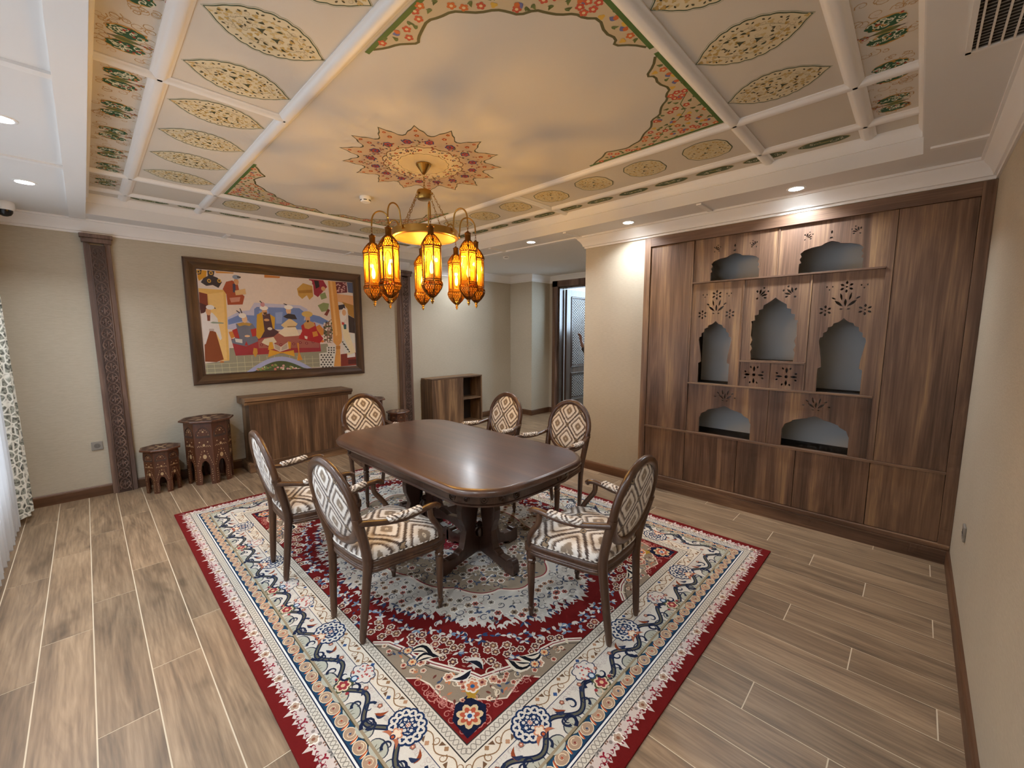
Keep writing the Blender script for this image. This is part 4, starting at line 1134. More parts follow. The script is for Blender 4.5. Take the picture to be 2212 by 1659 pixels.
('3e3a34',6,2.3501,1.2613,0.0126,0.0114),
('3e3a34',6,2.2427,1.2336,0.0123,0.0113),
('3e3a34',6,2.2846,1.2315,0.0124,0.0113),
('3e3a34',6,2.3269,1.2293,0.0125,0.0114),
('3e3a34',6,2.3697,1.2271,0.0127,0.0115),
('3e3a34',6,2.2201,1.2022,0.0122,0.0112),
('3e3a34',6,2.2617,1.1999,0.0124,0.0113),
('3e3a34',6,2.3038,1.1975,0.0125,0.0114),
('3e3a34',6,2.3464,1.1952,0.0126,0.0114),
('3e3a34',6,2.239,1.1684,0.0123,0.0113),
('3e3a34',6,2.2809,1.1659,0.0124,0.0113),
('3e3a34',6,2.3233,1.1634,0.0125,0.0114),
('3e3a34',6,2.3661,1.1608,0.0126,0.0115),
('3e3a34',6,2.3316,1.4267,0.0112,0.01),
('3e3a34',6,2.3667,1.4257,0.0113,0.0102),
('3e3a34',6,2.4021,1.4248,0.0114,0.0102),
('3e3a34',6,2.3298,1.3939,0.0112,0.0101),
('3e3a34',6,2.3649,1.3928,0.0113,0.0102),
('3e3a34',6,2.4003,1.3918,0.0114,0.0101),
('3e3a34',6,2.3279,1.3611,0.0113,0.0101),
('3e3a34',6,2.3631,1.3599,0.0113,0.0101),
('3e3a34',6,2.3985,1.3587,0.0114,0.0102),
('3e3a34',6,2.5301,1.5015,0.0105,0.0102),
('3e3a34',6,2.5419,1.4754,0.0105,0.0104),
('3e3a34',6,2.5545,1.4648,0.0105,0.0104),
('3e3a34',6,2.5663,1.4387,0.0106,0.0103),
('3e3a34',6,2.579,1.428,0.0107,0.0103),
('3e3a34',6,2.591,1.4016,0.0106,0.0104),
('3e3a34',6,2.6038,1.3908,0.0107,0.0104),
('3e3a34',6,2.6158,1.3643,0.0107,0.0104)]
# ------------------------------------------------------------------ built-in cabinet wall
from mathutils.geometry import delaunay_2d_cdt
cab = thing('built_in_cabinet', 'wall-to-wall dark walnut built-in cabinet with scalloped arched niches and cut-out flowers', 'cabinet', (4.09, .89, 0))
def ybox(name, y0, y1, z0, z1, x0, x1, mat, bevel=.0015, parent=None):
    return MB().box(x0, y0, z0, x1, y1, z1).build(name, mat, parent or cab, bevel=bevel, world=True)
ybox('stile', 2.004, 2.066, 0.14, 2.565, 4.066, 4.13, M['walnut'])
ybox('stile', -.279, -.217, 0.14, 2.565, 4.066, 4.13, M['walnut'])
ybox('stile', 1.577, 1.592, 0.655, 2.475, 4.078, 4.13, M['walnut'])
ybox('stile', .168, .206, 0.655, 2.475, 4.078, 4.13, M['walnut'])
ybox('top_rail', -.217, 2.004, 2.478, 2.565, 4.066, 4.13, M['walnut_h'])
ybox('plinth', -.279, 2.066, 0.0, 0.10, 4.056, 4.13, M['walnut_h'])
ybox('plinth_moulding', -.279, 2.066, 0.10, 0.14, 4.062, 4.13, M['walnut_h'], .006)
ybox('counter_rail', -.217, 2.004, .636, .654, 4.068, 4.13, M['walnut_h'])
ybox('shelf_rail', .206, 1.577, 2.076, 2.090, 4.068, 4.12, M['walnut_h'])
ybox('shelf_rail', .206, 1.577, 1.126, 1.140, 4.068, 4.12, M['walnut_h'])
ybox('shelf_rail', .644, 1.130, 1.358, 1.372, 4.068, 4.12, M['walnut_h'])
for y0, y1, z0, z1 in ((.884, .895, 2.092, 2.476), (1.126, 1.137, 1.142, 2.074), (.638, .649, 1.142, 2.074), (.884, .895, .656, 1.124), (.889, .899, 1.142, 1.356)):
    ybox('divider', y0, y1, z0, z1, 4.084, 4.12, M['walnut'], .001)
for y0, y1, z0, z1 in ((1.594, 2.002, .656, 2.476), (-.215, .166, .656, 2.476), (1.583, 2.002, .143, .634), (1.109, 1.579, .143, .634), (.660, 1.105, .143, .634), (.185, .656, .143, .634), (-.215, .181, .143, .634)):
    ybox('cabinet_door', y0, y1, z0, z1, 4.082, 4.102, M['walnut'], .0015)

def cdt_board(mb, loops, x0, x1):
    """board with real cut-outs: constrained triangulation, triangles inside a hole dropped, walls on every open edge"""
    flat = [Vector(p) for l in loops for p in l]; ed = []; k = 0
    for l in loops:
        ed += [(k + i, k + (i + 1) % len(l)) for i in range(len(l))]; k += len(l)
    vo, eo, fo = delaunay_2d_cdt(flat, ed, [], 0, 1e-6)[:3]
    tr = []; cnt = {}
    for f in fo:
        c = sum((vo[i] for i in f), Vector((0, 0))) / len(f)
        if inpoly(c.x, c.y, loops[0]) and not any(inpoly(c.x, c.y, l) for l in loops[1:]):
            tr.append(tuple(f))
            for a, b in zip(f, list(f[1:]) + [f[0]]): cnt.setdefault(frozenset((a, b)), []).append((a, b))
    n = len(vo)
    ff = tr + [tuple(i + n for i in t[::-1]) for t in tr]
    for e in cnt.values():
        if len(e) == 1: a, b = e[0]; ff.append((b, a, a + n, b + n))
    mb.add([(x0, p.x, p.y) for p in vo] + [(x1, p.x, p.y) for p in vo], ff)
    return mb

def fret(rect, holes, x0=4.092, x1=4.110):
    y0, y1, z0, z1 = rect
    return cdt_board(MB(), [[(y0, z0), (y1, z0), (y1, z1), (y0, z1)]] + holes, x0, x1).build('fret_panel', M['walnut'], cab, world=True)

def split_fret(rect, ar, zs, holes):
    """upper half carries the cut-outs, lower half is notched by the arch; joined into one board"""
    y0, y1, z0, z1 = rect
    o = fret((y0, y1, zs, z1), holes)
    notch = [(y0, z0), (ar[-1][0], z0)] + ar[::-1] + [(ar[0][0], z0), (y1, z0), (y1, zs), (y0, zs)]
    mb = cdt_board(MB(), [notch], 4.092, 4.110)
    me = mb.shift(cab.location).mesh('fret_panel', M['walnut'])
    bm = bmesh.new(); bm.from_mesh(o.data); bm.from_mesh(me); bm.to_mesh(o.data); bm.free()
    bpy.data.meshes.remove(me)
    return o

def arch(c, half):
    L = [(c + w, z) for w, z in half]
    R = [(c - w, z) for w, z in half[::-1] if w > 1e-6]
    return L + R
A_TOP = [(.20, 2.096), (.20, 2.165), (.187, 2.176), (.198, 2.20), (.186, 2.222), (.196, 2.245), (.172, 2.268), (.12, 2.285), (.06, 2.292), (.045, 2.304), (0, 2.319)]
A_MID = [(.137, 1.146), (.138, 1.33), (.117, 1.343), (.121, 1.40), (.133, 1.48), (.144, 1.55), (.138, 1.575), (.121, 1.582), (.120, 1.612), (.098, 1.625), (.094, 1.655), (.068, 1.665), (.060, 1.687), (.032, 1.695), (.012, 1.712), (0, 1.725)]
A_CEN = [(.158, 1.378), (.166, 1.45), (.154, 1.475), (.168, 1.51), (.156, 1.55), (.170, 1.59), (.166, 1.69), (.173, 1.715), (.146, 1.723), (.148, 1.765), (.119, 1.773), (.118, 1.81), (.088, 1.818), (.084, 1.85), (.048, 1.872), (.018, 1.893), (0, 1.91)]
A_LOW = [(.224, .660), (.224, .80), (.214, .822), (.205, .848), (.162, .872), (.150, .888), (.108, .903), (.055, .915), (.04, .926), (0, .94)]
def petal(y, z, length, w, ang, r0=0.0):
    c, s = math.cos(ang), math.sin(ang)
    return [(y + (r0 + p * length) * c - q * w * s, z + (r0 + p * length) * s + q * w * c) for p, q in ((0, 0), (.3, .42), (.65, .5), (1, 0), (.65, -.5), (.3, -.42))]
def starh(y, z, r=.044):
    return [petal(y, z, r * .62, r * .36, PI / 2 + k * PI / 3, r * .40) for k in range(6)] + [[(y + .007 * math.cos(a), z + .007 * math.sin(a)) for a in (0, 1.05, 2.1, 3.14, 4.19, 5.24)]]
def dots3(y, z, s=1):
    return [petal(y + .018, z + .005, .014, .010, PI / 2 * s), petal(y - .018, z + .005, .014, .010, PI / 2 * s), petal(y, z - .016, .012, .010, PI / 2 * s)]
def tulip(y, z, k=1.0):
    h = [petal(y, z - .035 * k, .062 * k, .018 * k, PI / 2)]
    for s in (-1, 1):
        h.append(petal(y + s * .014 * k, z - .035 * k, .075 * k, .02 * k, PI / 2 - s * .85))
        h.append(petal(y + s * .022 * k, z + .012 * k, .062 * k, .014 * k, PI / 2 - s * .22))
        h.append(petal(y + s * .062 * k, z + .022 * k, .034 * k, .012 * k, PI / 2 - s * 1.0))
        h.append(petal(y + s * .012 * k, z - .056 * k, .022 * k, .010 * k, PI / 2 - s * 1.5))
    return h
def burst(y, z, d, k=1.0):
    h = []
    for a, l, r0 in ((0, .055, .012), (.55, .05, .014), (-.55, .05, .014), (1.1, .026, .034), (-1.1, .026, .034), (.27, .016, .07), (-.3, .016, .07), (PI, .02, .012)):
        h.append(petal(y, z, l * k, .016 * k, d + a, r0 * k))
    return h
def trio(y, z):
    return [petal(y, z + .004, .026, .013, PI / 2), petal(y + .012, z - .018, .022, .012, PI + .5, .004), petal(y - .012, z - .018, .022, .012, -.5, .004)]
for c, rect in ((1.225, (.896, 1.576, 2.091, 2.477)), (.540, (.207, .883, 2.091, 2.477))):
    split_fret(rect, arch(c, A_TOP), 2.326, burst(c + .163, 2.362, 2.3, .62) + trio(c + .002, 2.368) + burst(c - .160, 2.360, .85, .62))
for c, rect in ((1.356, (1.138, 1.576, 1.141, 2.075)), (.421, (.207, .637, 1.141, 2.075))):
    split_fret(rect, arch(c, A_MID), 1.733, starh(c, 1.962) + dots3(c + .104, 1.957) + dots3(c - .104, 1.957) + starh(c + .12, 1.786, .042) + starh(c - .12, 1.786, .042) + tulip(c, 1.848, .96))
fret((.650, 1.125, 1.373, 2.075), [arch(.887, A_CEN)] + burst(1.010, 1.925, PI / 2 + .75) + burst(.764, 1.925, PI / 2 - .75))
for c, rect in ((1.235, (.896, 1.576, .655, 1.125)), (.547, (.207, .883, .655, 1.125))):
    split_fret(rect, arch(c, A_LOW), .952, tulip(c, 1.035, .8) + [petal(c + .095, 1.024, .02, .012, PI), petal(c - .095, 1.024, .02, .012, 0)])
for c, rect in ((1.011, (.900, 1.125, 1.141, 1.357)), (.768, (.650, .888, 1.141, 1.357))):
    h = [[(c + .013 * math.cos(k * PI / 4), 1.248 + .013 * math.sin(k * PI / 4)) for k in range(8)]]
    for k in range(4):
        a = k * PI / 2
        h.append(petal(c, 1.248, .05, .018, a, .028))
        for s in (-.38, .38): h.append(petal(c, 1.248, .022, .014, a + s, .062))
    fret(rect, h)
# niches behind the cut-outs
XB = 4.40
for y0, y1, z0, z1 in ((.89, 1.577, 2.084, 2.478), (.206, .89, 2.084, 2.478), (1.131, 1.577, 1.134, 2.08), (.206, .643, 1.134, 2.08), (.643, 1.131, 1.366, 2.08), (.643, 1.131, 1.134, 1.362), (.89, 1.577, .648, 1.13), (.206, .89, .648, 1.13)):
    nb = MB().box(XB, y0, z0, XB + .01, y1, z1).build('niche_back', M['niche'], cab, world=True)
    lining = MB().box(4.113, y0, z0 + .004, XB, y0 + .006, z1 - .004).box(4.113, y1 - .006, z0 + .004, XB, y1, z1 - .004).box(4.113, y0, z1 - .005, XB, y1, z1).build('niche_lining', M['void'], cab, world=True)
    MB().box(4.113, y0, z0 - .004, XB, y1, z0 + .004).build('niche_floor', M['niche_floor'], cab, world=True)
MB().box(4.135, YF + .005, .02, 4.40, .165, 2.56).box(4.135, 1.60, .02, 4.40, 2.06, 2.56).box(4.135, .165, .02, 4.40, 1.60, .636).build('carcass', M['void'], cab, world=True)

# ------------------------------------------------------------------ carved pilasters
def pilaster(x0, x1, yf, yb, label, cx_):
    r = thing('carved_pilaster', label, 'pilaster', ((x0 + x1) / 2, yb, 0))
    w = x1 - x0
    MB().box(x0, yf + .012, 0, x0 + w * .24, yb - .001, 2.49).build('plain_strip', M['pillar'], r, bevel=.004, world=True)
    MB().box(x1 - w * .24, yf + .012, 0, x1, yb - .001, 2.49).build('plain_strip', M['pillar'], r, bevel=.004, world=True)
    MB().box(x0 + w * .24, yf + .004, 0, x1 - w * .24, yb - .001, 2.47).build('carved_band', M['pillar_dark'], r, world=True)
    mb = MB(); c = (x0 + x1) / 2; hw = w * .24; z = .03; k = 0; y = yf + .002
    while z < 2.42:
        for s in (-1, 1):
            pts = []
            for i in range(12):
                t = i / 11; a = -PI / 2 + s * 0 + t * 1.6 * PI * 1.2; q = hw * .46 * (1 - .72 * t)
                pts.append((c + s * (hw * .5 + q * math.cos(a)), y, z + .05 + q * 1.15 * math.sin(a)))
            mb.tube(pts, (.007, .006), 5)
            mb.tube([(c, y, z), (c + s * hw * .45, y, z + .012), (c + s * hw * .92, y, z + .055), (c + s * hw * .5, y, z + .098), (c, y, z + .11)], .005, 4)
            mb.tube([(c + s * hw * .95, y, z), (c + s * hw * .7, y, z + .02), (c + s * hw * .95, y, z + .045)], .005, 4)
        mb.tube([(c, y, z + .02), (c, y, z + .09)], [.003, .010], 4) if k % 2 else mb.tube([(c, y, z + .02), (c, y, z + .055), (c, y, z + .09)], [.002, .013, .002], 4)
        z += .11; k += 1
    mb.build('carving', M['pillar'], r, smooth=60, world=True, kind='stuff')
    for s in (x0 + w * .235, x1 - w * .235):
        MB().tube([(s, yf + .006, 0.0), (s, yf + .006, 2.47)], .006, 6).build('bead', M['pillar'], r, smooth=60, world=True)
    MB().box(x0 - .012, yf - .006, 2.49, x1 + .012, yb - .001, 2.535).box(x0 - .022, yf - .016, 2.535, x1 + .022, yb - .001, 2.571).build('capital', M['pillar'], r, bevel=.006, world=True)
    return r
pilaster(.069, .258, 5.745, YB, 'brown carved wooden pilaster on the wall left of the framed painting', 0)
pilaster(3.405, 3.60, 5.69, YB, 'brown carved wooden pilaster right of the framed painting, behind the lanterns', 0)

# ------------------------------------------------------------------ framed painting
pic = thing('framed_painting', 'large framed figure painting of seated courtiers in a wide walnut frame', 'painting', (1.82, YB, 1.045))
PX0, PX1, PZ0, PZ1 = .812, 2.83, 1.043, 2.455
prof = [(0, 0), (0, .022), (.012, .034), (.03, .036), (.05, .030), (.095, .020), (.110, .020), (.118, .015), (.118, 0)]
import_corners = [(PX0, PZ0), (PX1, PZ0), (PX1, PZ1), (PX0, PZ1)]
inn = [(1, 1), (-1, 1), (-1, -1), (1, -1)]
for i in range(4):
    j = (i + 1) % 4; rr = []
    for q in (i, j):
        (x, z), (sx, sz) = import_corners[q], inn[q]
        rr.append([(x + sx * o, YB - .001 - h, z + sz * o) for o, h in prof])
    o = MB().rings(rr).build('frame_side', M['frame_x' if i % 2 == 0 else 'frame_z'], pic, smooth=30, world=True)
MB().box(PX0 + .12, YB - .010, PZ0 + .12, PX1 - .12, YB - .001, PZ1 - .12).build('backing', M['void'], pic, world=True)
def pic3(p, q, l): return (p, YB - .0115 - .00035 * l, q)
P = Paint(pic3)
for col, layer, pts in PAINTING: P.poly(pts, col, layer)
for col, layer, x, z, rx, rz in PAINT_DISCS: P.disc(x, z, rx, col, layer, 14, rz)
P.build('painted_canvas', M['canvas'], pic)

# ------------------------------------------------------------------ sideboard and open shelf cabinet
sb = thing('sideboard', 'long plain walnut sideboard under the framed painting', 'sideboard', (1.835, 5.62, 0))
MB().box(1.252, 5.462, .10, 2.425, 5.78, .80).build('body', M['side_wood'], sb, bevel=.003, world=True)
MB().box(1.212, 5.442, 0, 2.462, 5.78, .098).box(1.222, 5.450, .098, 2.452, 5.78, .108).build('plinth', M['side_wood_x'], sb, bevel=.004, world=True)
MB().prism([(-.0, .80), (-.006, .812), (-.012, .818), (-.012, .832), (-.028, .838), (-.042, .846), (-.042, .878), (-.038, .882), (.32, .882), (.32, .80)], 1.206, 2.470, lambda p, z, d: (d, 5.462 + p, z)).build('top', M['side_wood_x'], sb, bevel=.002, world=True)

sh = thing('open_shelf_cabinet', 'low walnut cabinet with two open shelves beside the right-hand pilaster', 'cabinet', (4.43, 5.78, 0))
x0, x1, y0, y1, zt = 3.885, 4.975, 5.61, 5.925, .876
MB().box(x0, y0, .03, x0 + .025, y1, zt - .022).build('side_panel', M['side_wood'], sh, bevel=.001, world=True)
MB().box(x1 - .025, y0, .03, x1, y1, zt - .022).build('side_panel', M['side_wood'], sh, bevel=.001, world=True)
MB().box(x0, y0, zt - .022, x1, y1, zt).build('top', M['side_wood_x'], sh, bevel=.001, world=True)
xm = 4.53
MB().box(xm - .012, y0 + .003, .052, xm + .012, y1, zt - .022).build('divider', M['side_wood'], sh, bevel=.001, world=True)
MB().box(x0 + .026, y0 + .002, .054, xm - .013, y0 + .02, zt - .024).build('door', M['side_wood'], sh, bevel=.001, world=True)
MB().box(x0 + .025, y0, .03, x1 - .025, y1, .052).build('bottom', M['side_wood_x'], sh, bevel=.001, world=True)
MB().box(xm + .012, y0 + .01, .46, x1 - .025, y1, .482).build('shelf', M['side_wood_x'], sh, bevel=.001, world=True)
MB().box(x0 + .025, y1 - .008, .052, x1 - .025, y1, zt - .022).build('back', M['void'], sh, world=True)
for xx in (x0 + .04, x1 - .07):
    for yy in (y0 + .03, y1 - .06): MB().box(xx, yy, 0, xx + .03, yy + .03, .03).build('foot', M['black'], sh, world=True)

# ------------------------------------------------------------------ octagonal inlaid stools
def stool(loc, R, Rt, H, rz, label):
    st = thing('inlaid_stool', label, 'side table', loc, rz, 'carved octagonal side tables along the wall')
    n = 8; hw = R * math.sin(PI / n); ap = R * math.cos(PI / n)
    zb = H - .022
    pts = [(-hw, zb), (-hw, .02), (-hw * .96, 0), (-hw * .52, 0), (-hw * .46, .05), (-hw * .40, H * .13), (-hw * .52, H * .22), (-hw * .44, H * .30), (-hw * .30, H * .35), (-hw * .10, H * .372)]
    pts = pts + [(-a, z) for a, z in pts[::-1]]
    pm = MB().prism(pts, ap - .014, ap, lambda p, z, d: (d, p, z)).mesh('side_panel', M['stool_wood'])
    P = MB()
    def plate(cx_, cz, a, b, k=6, rot=0):
        P.prism([(cx_ + .72 * a * math.cos(rot + 2 * PI * i / k), cz + .8 * b * math.sin(rot + 2 * PI * i / k)) for i in range(k)], ap, ap + .0012, lambda p, z, d: (d, p, z))
    s = hw
    plate(0, H * .44, s * .30, H * .045, 8); plate(0, H * .62, s * .2, H * .028, 6)
    for q in (-1, 1):
        for i in range(7): plate(q * s * (.30 + .09 * i), H * (.52 - .035 * i), s * .07, H * .011, 4)
        for i in range(5): plate(q * s * (.22 + .12 * i), H * (.60 + .012 * (i % 2)), s * .06, H * .012, 4)
        for i in range(6): plate(q * s * (.72 - .03 * (i % 2)), H * (.06 + .035 * i), s * .10, H * .008, 4)
        for i in range(4): plate(q * s * (.12 + .15 * i), H * (.86 - .018 * i * i * .5), s * .06, H * .009, 4)
        plate(q * s * .5, H * .44, s * .08, H * .016, 5); plate(q * s * .45, H * .67, s * .12, H * .014, 5)
    plate(0, H * .83, s * .16, H * .018, 6); plate(0, H * .53, s * .10, H * .02, 4)
    im = P.mesh('inlay', M['inlay'])
    am = MB().tube([(ap + .001, -s * .78, H * .76), (ap + .001, -s * .7, H * .83), (ap + .001, -s * .35, H * .88), (ap + .001, 0, H * .905), (ap + .001, s * .35, H * .88), (ap + .001, s * .7, H * .83), (ap + .001, s * .78, H * .76)], .004, 5).box(ap - .001, -s * .78, H * .735, ap + .002, s * .78, H * .765).mesh('arch_moulding', M['pillar_dark'])
    for k in range(n):
        for nm, me in (('side_panel', pm), ('inlay', im), ('arch_moulding', am)):
            o = bpy.data.objects.new(nm, me)
            if nm == 'inlay': o['kind'] = 'stuff'
            link(o, st); o.rotation_euler = (0, 0, 2 * PI * k / n + PI / n)
    MB().lathe([(Rt * .94, zb), (Rt, zb + .006), (Rt, H - .004), (Rt * .985, H)], 8).build('top', M['stool_wood'], st)
    P2 = Paint(lambda p, q, l: (p, q, H + .0004 + .0003 * l))
    for k in range(8):
        a = k * PI / 4
        P2.leaf(Rt * .25 * math.cos(a), Rt * .25 * math.sin(a), Rt * .45, Rt * .09, a, '8f7458', 2); P2.disc(Rt * .8 * math.cos(a + .4), Rt * .8 * math.sin(a + .4), Rt * .05, '8f7458', 2, 6)
    P2.disc(0, 0, Rt * .9, '2f2018', 0, 8); P2.disc(0, 0, Rt * .86, '45291a', 1, 8); P2.disc(0, 0, Rt * .16, 'ab9270', 3, 8)
    P2.build('top_inlay', M['fresco'], st, world=False)
    return st
stool((.866, 5.562, 0), .212, .252, .70, 0, 'tall inlaid octagonal table standing just left of the sideboard')
stool((.452, 5.556, 0), .150, .176, .455, .25, 'small inlaid octagonal table at the foot of the left carved pilaster')
stool((2.735, 5.542, 0), .212, .252, .70, 0, 'tall inlaid octagonal table right of the sideboard, behind the far chair')
stool((3.215, 5.55, 0), .150, .176, .455, .2, 'small inlaid octagonal table at the foot of the right pilaster')
# ------------------------------------------------------------------ rug
RC = (1.915, 2.65); RA, RB = 1.495, 2.0
rug = thing('persian_rug', 'large red and ivory Persian rug with a central medallion under the dining table', 'rug', (RC[0], RC[1], 0))
ZR = .010
MB().box(-RA, -RB, 0.0004, RA, RB, ZR).build('pile_base', plain('rug_red', '6c1615', 0.95, 0, .5, 400, 0, .15), rug, bevel=.003)
def rug3(p, q, l): return (p, q, ZR + .0002 + .00012 * l)
P = Paint(rug3); rnd = random.Random(11)
CRE, IVO, NAV, TAN, RED = 'd9cfbf', 'd5cec2', '1c2540', 'a28a70', '6c1615'
def ring(d0, d1, col, layer):
    a0, b0, a1, b1 = RA - d0, RB - d0, RA - d1, RB - d1
    for q in ([(-a0, -b0), (a0, -b0), (a1, -b1), (-a1, -b1)], [(a0, -b0), (a0, b0), (a1, b1), (a1, -b1)], [(a0, b0), (-a0, b0), (-a1, b1), (a1, b1)], [(-a0, b0), (-a0, -b0), (-a1, -b1), (-a1, b1)]):
        P.poly(q, col, layer)
SIDES = [(lambda s, d: (s, -RB + d), RA), (lambda s, d: (RA - d, s), RB), (lambda s, d: (s, RB - d), RA), (lambda s, d: (-RA + d, s), RB)]
# lace edge
for tf, half in SIDES:
    P.tf = tf; L_ = half - .05
    n = int(round(2 * L_ / .0155)); pts = []
    for i in range(n + 1):
        s = -L_ + 2 * L_ * i / n; k = (i // 2) % 7 if i % 2 == 0 else 9
        d = .058 if i % 2 else .041 + .006 * math.sin(i * 1.7)
        if k == 0: d = .022
        if k == 3: d = .032
        if k in (1, 6): d = .048
        pts.append((s, d))
    for (s0, d0), (s1, d1) in zip(pts, pts[1:]):
        lim = half - .103
        P.poly([(s0, d0), (s1, d1), (max(-lim, min(lim, s1)), .103), (max(-lim, min(lim, s0)), .103)], 'cfbfb6', 1)
    m = int(round(2 * (half - .10) / .105))
    for i in range(m + 1):
        s = -(half - .10) + 2 * (half - .10) * i / m
        if i % 2 == 0:
            P.flower(s, .076, .021, 2, 'b39a84', '8a5a44', 'efe6da', 5, PI / 2)
            for q in (-1, 1): P.disc(s + q * .036, .088, .008, '8d8078', 2, 8)
        else:
            for q in (-1, 1):
                P.curl(s + q * .014, .07, .017, PI / 2, '8c2334', 3, .0075, 1.0, q); P.leaf(s + q * .02, .092, .026, .006, PI / 2 + q * .5, '9b968e', 2)
            P.disc(s, .062, .006, '8a857e', 3, 4)
        for q in (-1, 1):
            P.leaf(s + q * .022, .052, .018, .004, PI / 2, RED, 2); P.disc(s + q * .045, .066, .005, '8c2334', 2, 4)
            P.curl(s + q * .034, .064, .010, q, '7a2230', 4, .004, .9, -q); P.leaf(s + q * .012, .096, .016, .004, PI / 2 + q * .9, '6f6a66', 4); P.leaf(s + q * .046, .094, .014, .004, 1.2, '8a6a58', 4)
            P.leaf(s + q * .006, .046, .014, .0035, PI / 2, '7a2230', 4)
P.tf = None
ring(.103, .107, '2e2a2c', 2); ring(.107, .141, 'd3cabb', 2); ring(.141, .1455, NAV, 3); ring(.1455, .154, 'e6e4df', 3); ring(.154, .159, NAV, 3)
ring(.159, .217, '20435e', 2); ring(.215, .219, '4d4632', 4); ring(.219, .362, IVO, 2); ring(.361, .364, '2a3450', 6); ring(.364, .440, 'ddd2c0', 2)
ring(.438, .443, '35302e', 5); ring(.443, .485, 'd0c7b8', 3); ring(.485, .490, '35302e', 5)
def braid(c, amp, wl, w, col, layer):
    for tf, half in SIDES:
        P.tf = tf; L_ = half - c
        n = int(2 * L_ / wl * 8)
        for ph in (0, PI):
            P.stroke([(-L_ + 2 * L_ * i / n, c + amp * math.sin(2 * PI * i / 8 + ph)) for i in range(n + 1)], w, col, layer)
    P.tf = None
braid(.124, .012, .046, .0035, '8b8377', 4); braid(.464, .014, .05, .0035, '8b8377', 4)
for tf, half in SIDES:
    P.tf = tf
    # tan flower band
    L_ = half - .21; m = int(round(2 * L_ / .082))
    for i in range(m + 1):
        s = -L_ + 2 * L_ * i / m
        P.disc(s, .188, .034, 'e2cfae', 3, 14, .027); P.disc(s, .188, .030, 'ad8f76', 4, 14, .024)
        P.curl(s, .188, .02, i, 'e2cfae', 5, .004, .9); P.star(s, .188, .003, .009, 5, ['a8482c', '7d2f2c', '2d4a6c'][i % 3], 6)
        P.leaf(s + .041, .166, .045, .006, PI / 2 - .3, 'b8562e', 5, .006); P.leaf(s + .036, .168, .04, .003, PI / 2 - .3, 'e2cfae', 6, .004)
    # grey green lobes on the outer side of the main border
    L_ = half - .26; m = int(round(2 * L_ / .115))
    for i in range(m + 1):
        s = -L_ + 2 * L_ * i / m
        if abs(s) > half - .235: continue
        P.disc(s, .238, .050, '3a3f4a', 3, 16, .036); P.disc(s, .236, .046, 'b3b2a2', 4, 16, .032)
        for q in (-1, 0, 1): P.leaf(s + .012 * q, .228, .02, .002, PI / 2 - q * .5, '6d6a5c', 5)
    P.poly([(-half + .221, .219), (half - .221, .219), (half - .232, .230), (-half + .232, .230)], '9a8a70', 5)
    pos = [-.765, 0, .765] if half < 1.8 else [-1.275, -.5, .5, 1.275]
    mid = [-.385, .385] if half < 1.8 else [-.89, -.13, .13, .89]
    # serpentine vine
    n = 180
    for w, col, ly in ((.024, NAV, 6), (.010, '5c5a4c', 7)):
        pts = []
        for i in range(n + 1):
            s = -(half - .30) + 2 * (half - .30) * i / n
            pts.append((s, .287 + .036 * math.sin(2 * PI * s / .255 + (0 if half < 1.8 else 1.3))))
        P.stroke(pts, w, col, ly)
    for s in pos:
        for q in (-1, 1):
            P.curl(s + q * .12, .262, .036, -PI / 2, NAV, 8, .017, .9, q); P.leaf(s + q * .15, .30, .06, .008, PI - q * 1.0 if q > 0 else 1.0, '8c4326', 8, .012)
            P.curl(s + q * .19, .30, .030, PI / 2, '232f48', 8, .014, .8, -q)
        P.lobed(s, .372, .092, 9, .12, IVO, 9, 0, .86)
        for k in range(11):
            a = PI * (-.30 + 1.60 * k / 10); x, y = s + .066 * math.cos(a), .366 + .055 * math.sin(a)
            P.disc(x, y, .027, '1d3155', 10, 10); P.disc(x, y, .0185, IVO, 11, 9); P.lobed(x, y, .010, 3, .5, '1d3155', 12, a)
        for k in range(6):
            a = k * PI / 3 + .2; x, y = s + .030 * math.cos(a), .372 + .025 * math.sin(a); P.lobed(x, y, .017, 4, .35, '1d3155', 11, a); P.disc(x, y, .008, IVO, 12, 6)
        P.disc(s, .372, .015, '1d3155', 11, 12); P.disc(s, .372, .011, IVO, 12, 12)
        for k in range(3): P.stroke([(s - .008, .365 + .007 * k), (s + .008, .365 + .007 * k)], .003, 'b5562c', 13)
        P.lobed(s, .318, .030, 5, .35, 'c98a68', 12, PI / 2); P.lobed(s, .318, .022, 5, .35, 'e6d2b8', 13, PI / 2); P.disc(s, .300, .012, '2a2f4e', 14, 8); P.disc(s, .300, .007, 'b5562c', 15, 6)
        for q in (-1, 1): P.leaf(s, .298, .055, .008, PI / 2 - q * 1.9, 'b0694c', 13, q * .012)
    for s in mid:
        P.lobed(s, .365, .070, 7, .18, '2c3550', 9, PI / 2, .8); P.lobed(s, .365, .064, 7, .18, 'd8cfc4', 10, PI / 2, .8)
        for k in range(26): P.disc(s + rnd.uniform(-.045, .045), .365 + rnd.uniform(-.035, .04), .0055, rnd.choice(['b5564c', 'a8484a', '8a8f9c']), 11, 5)
        P.disc(s, .322, .020, '2d4a6c', 11, 8); P.disc(s, .322, .012, 'c9d2d8', 12, 8)
        P.lobed(s, .27, .046, 6, .3, '4d5238', 9, 0); P.flower(s, .268, .028, 10, '93353a', 'd8b48c', 'd9c3a4', 6); 
        for q in (-1, 1):
            P.curl(s + q * .052, .25, .022, 0, 'd9c3a4', 10, .005, 1.1, q); P.curl(s + q * .045, .30, .03, PI, NAV, 10, .014, .7, q); P.disc(s + q * .055, .262, .009, '93353a', 10, 6)
    m = int(round(2 * (half - .32) / .1275))
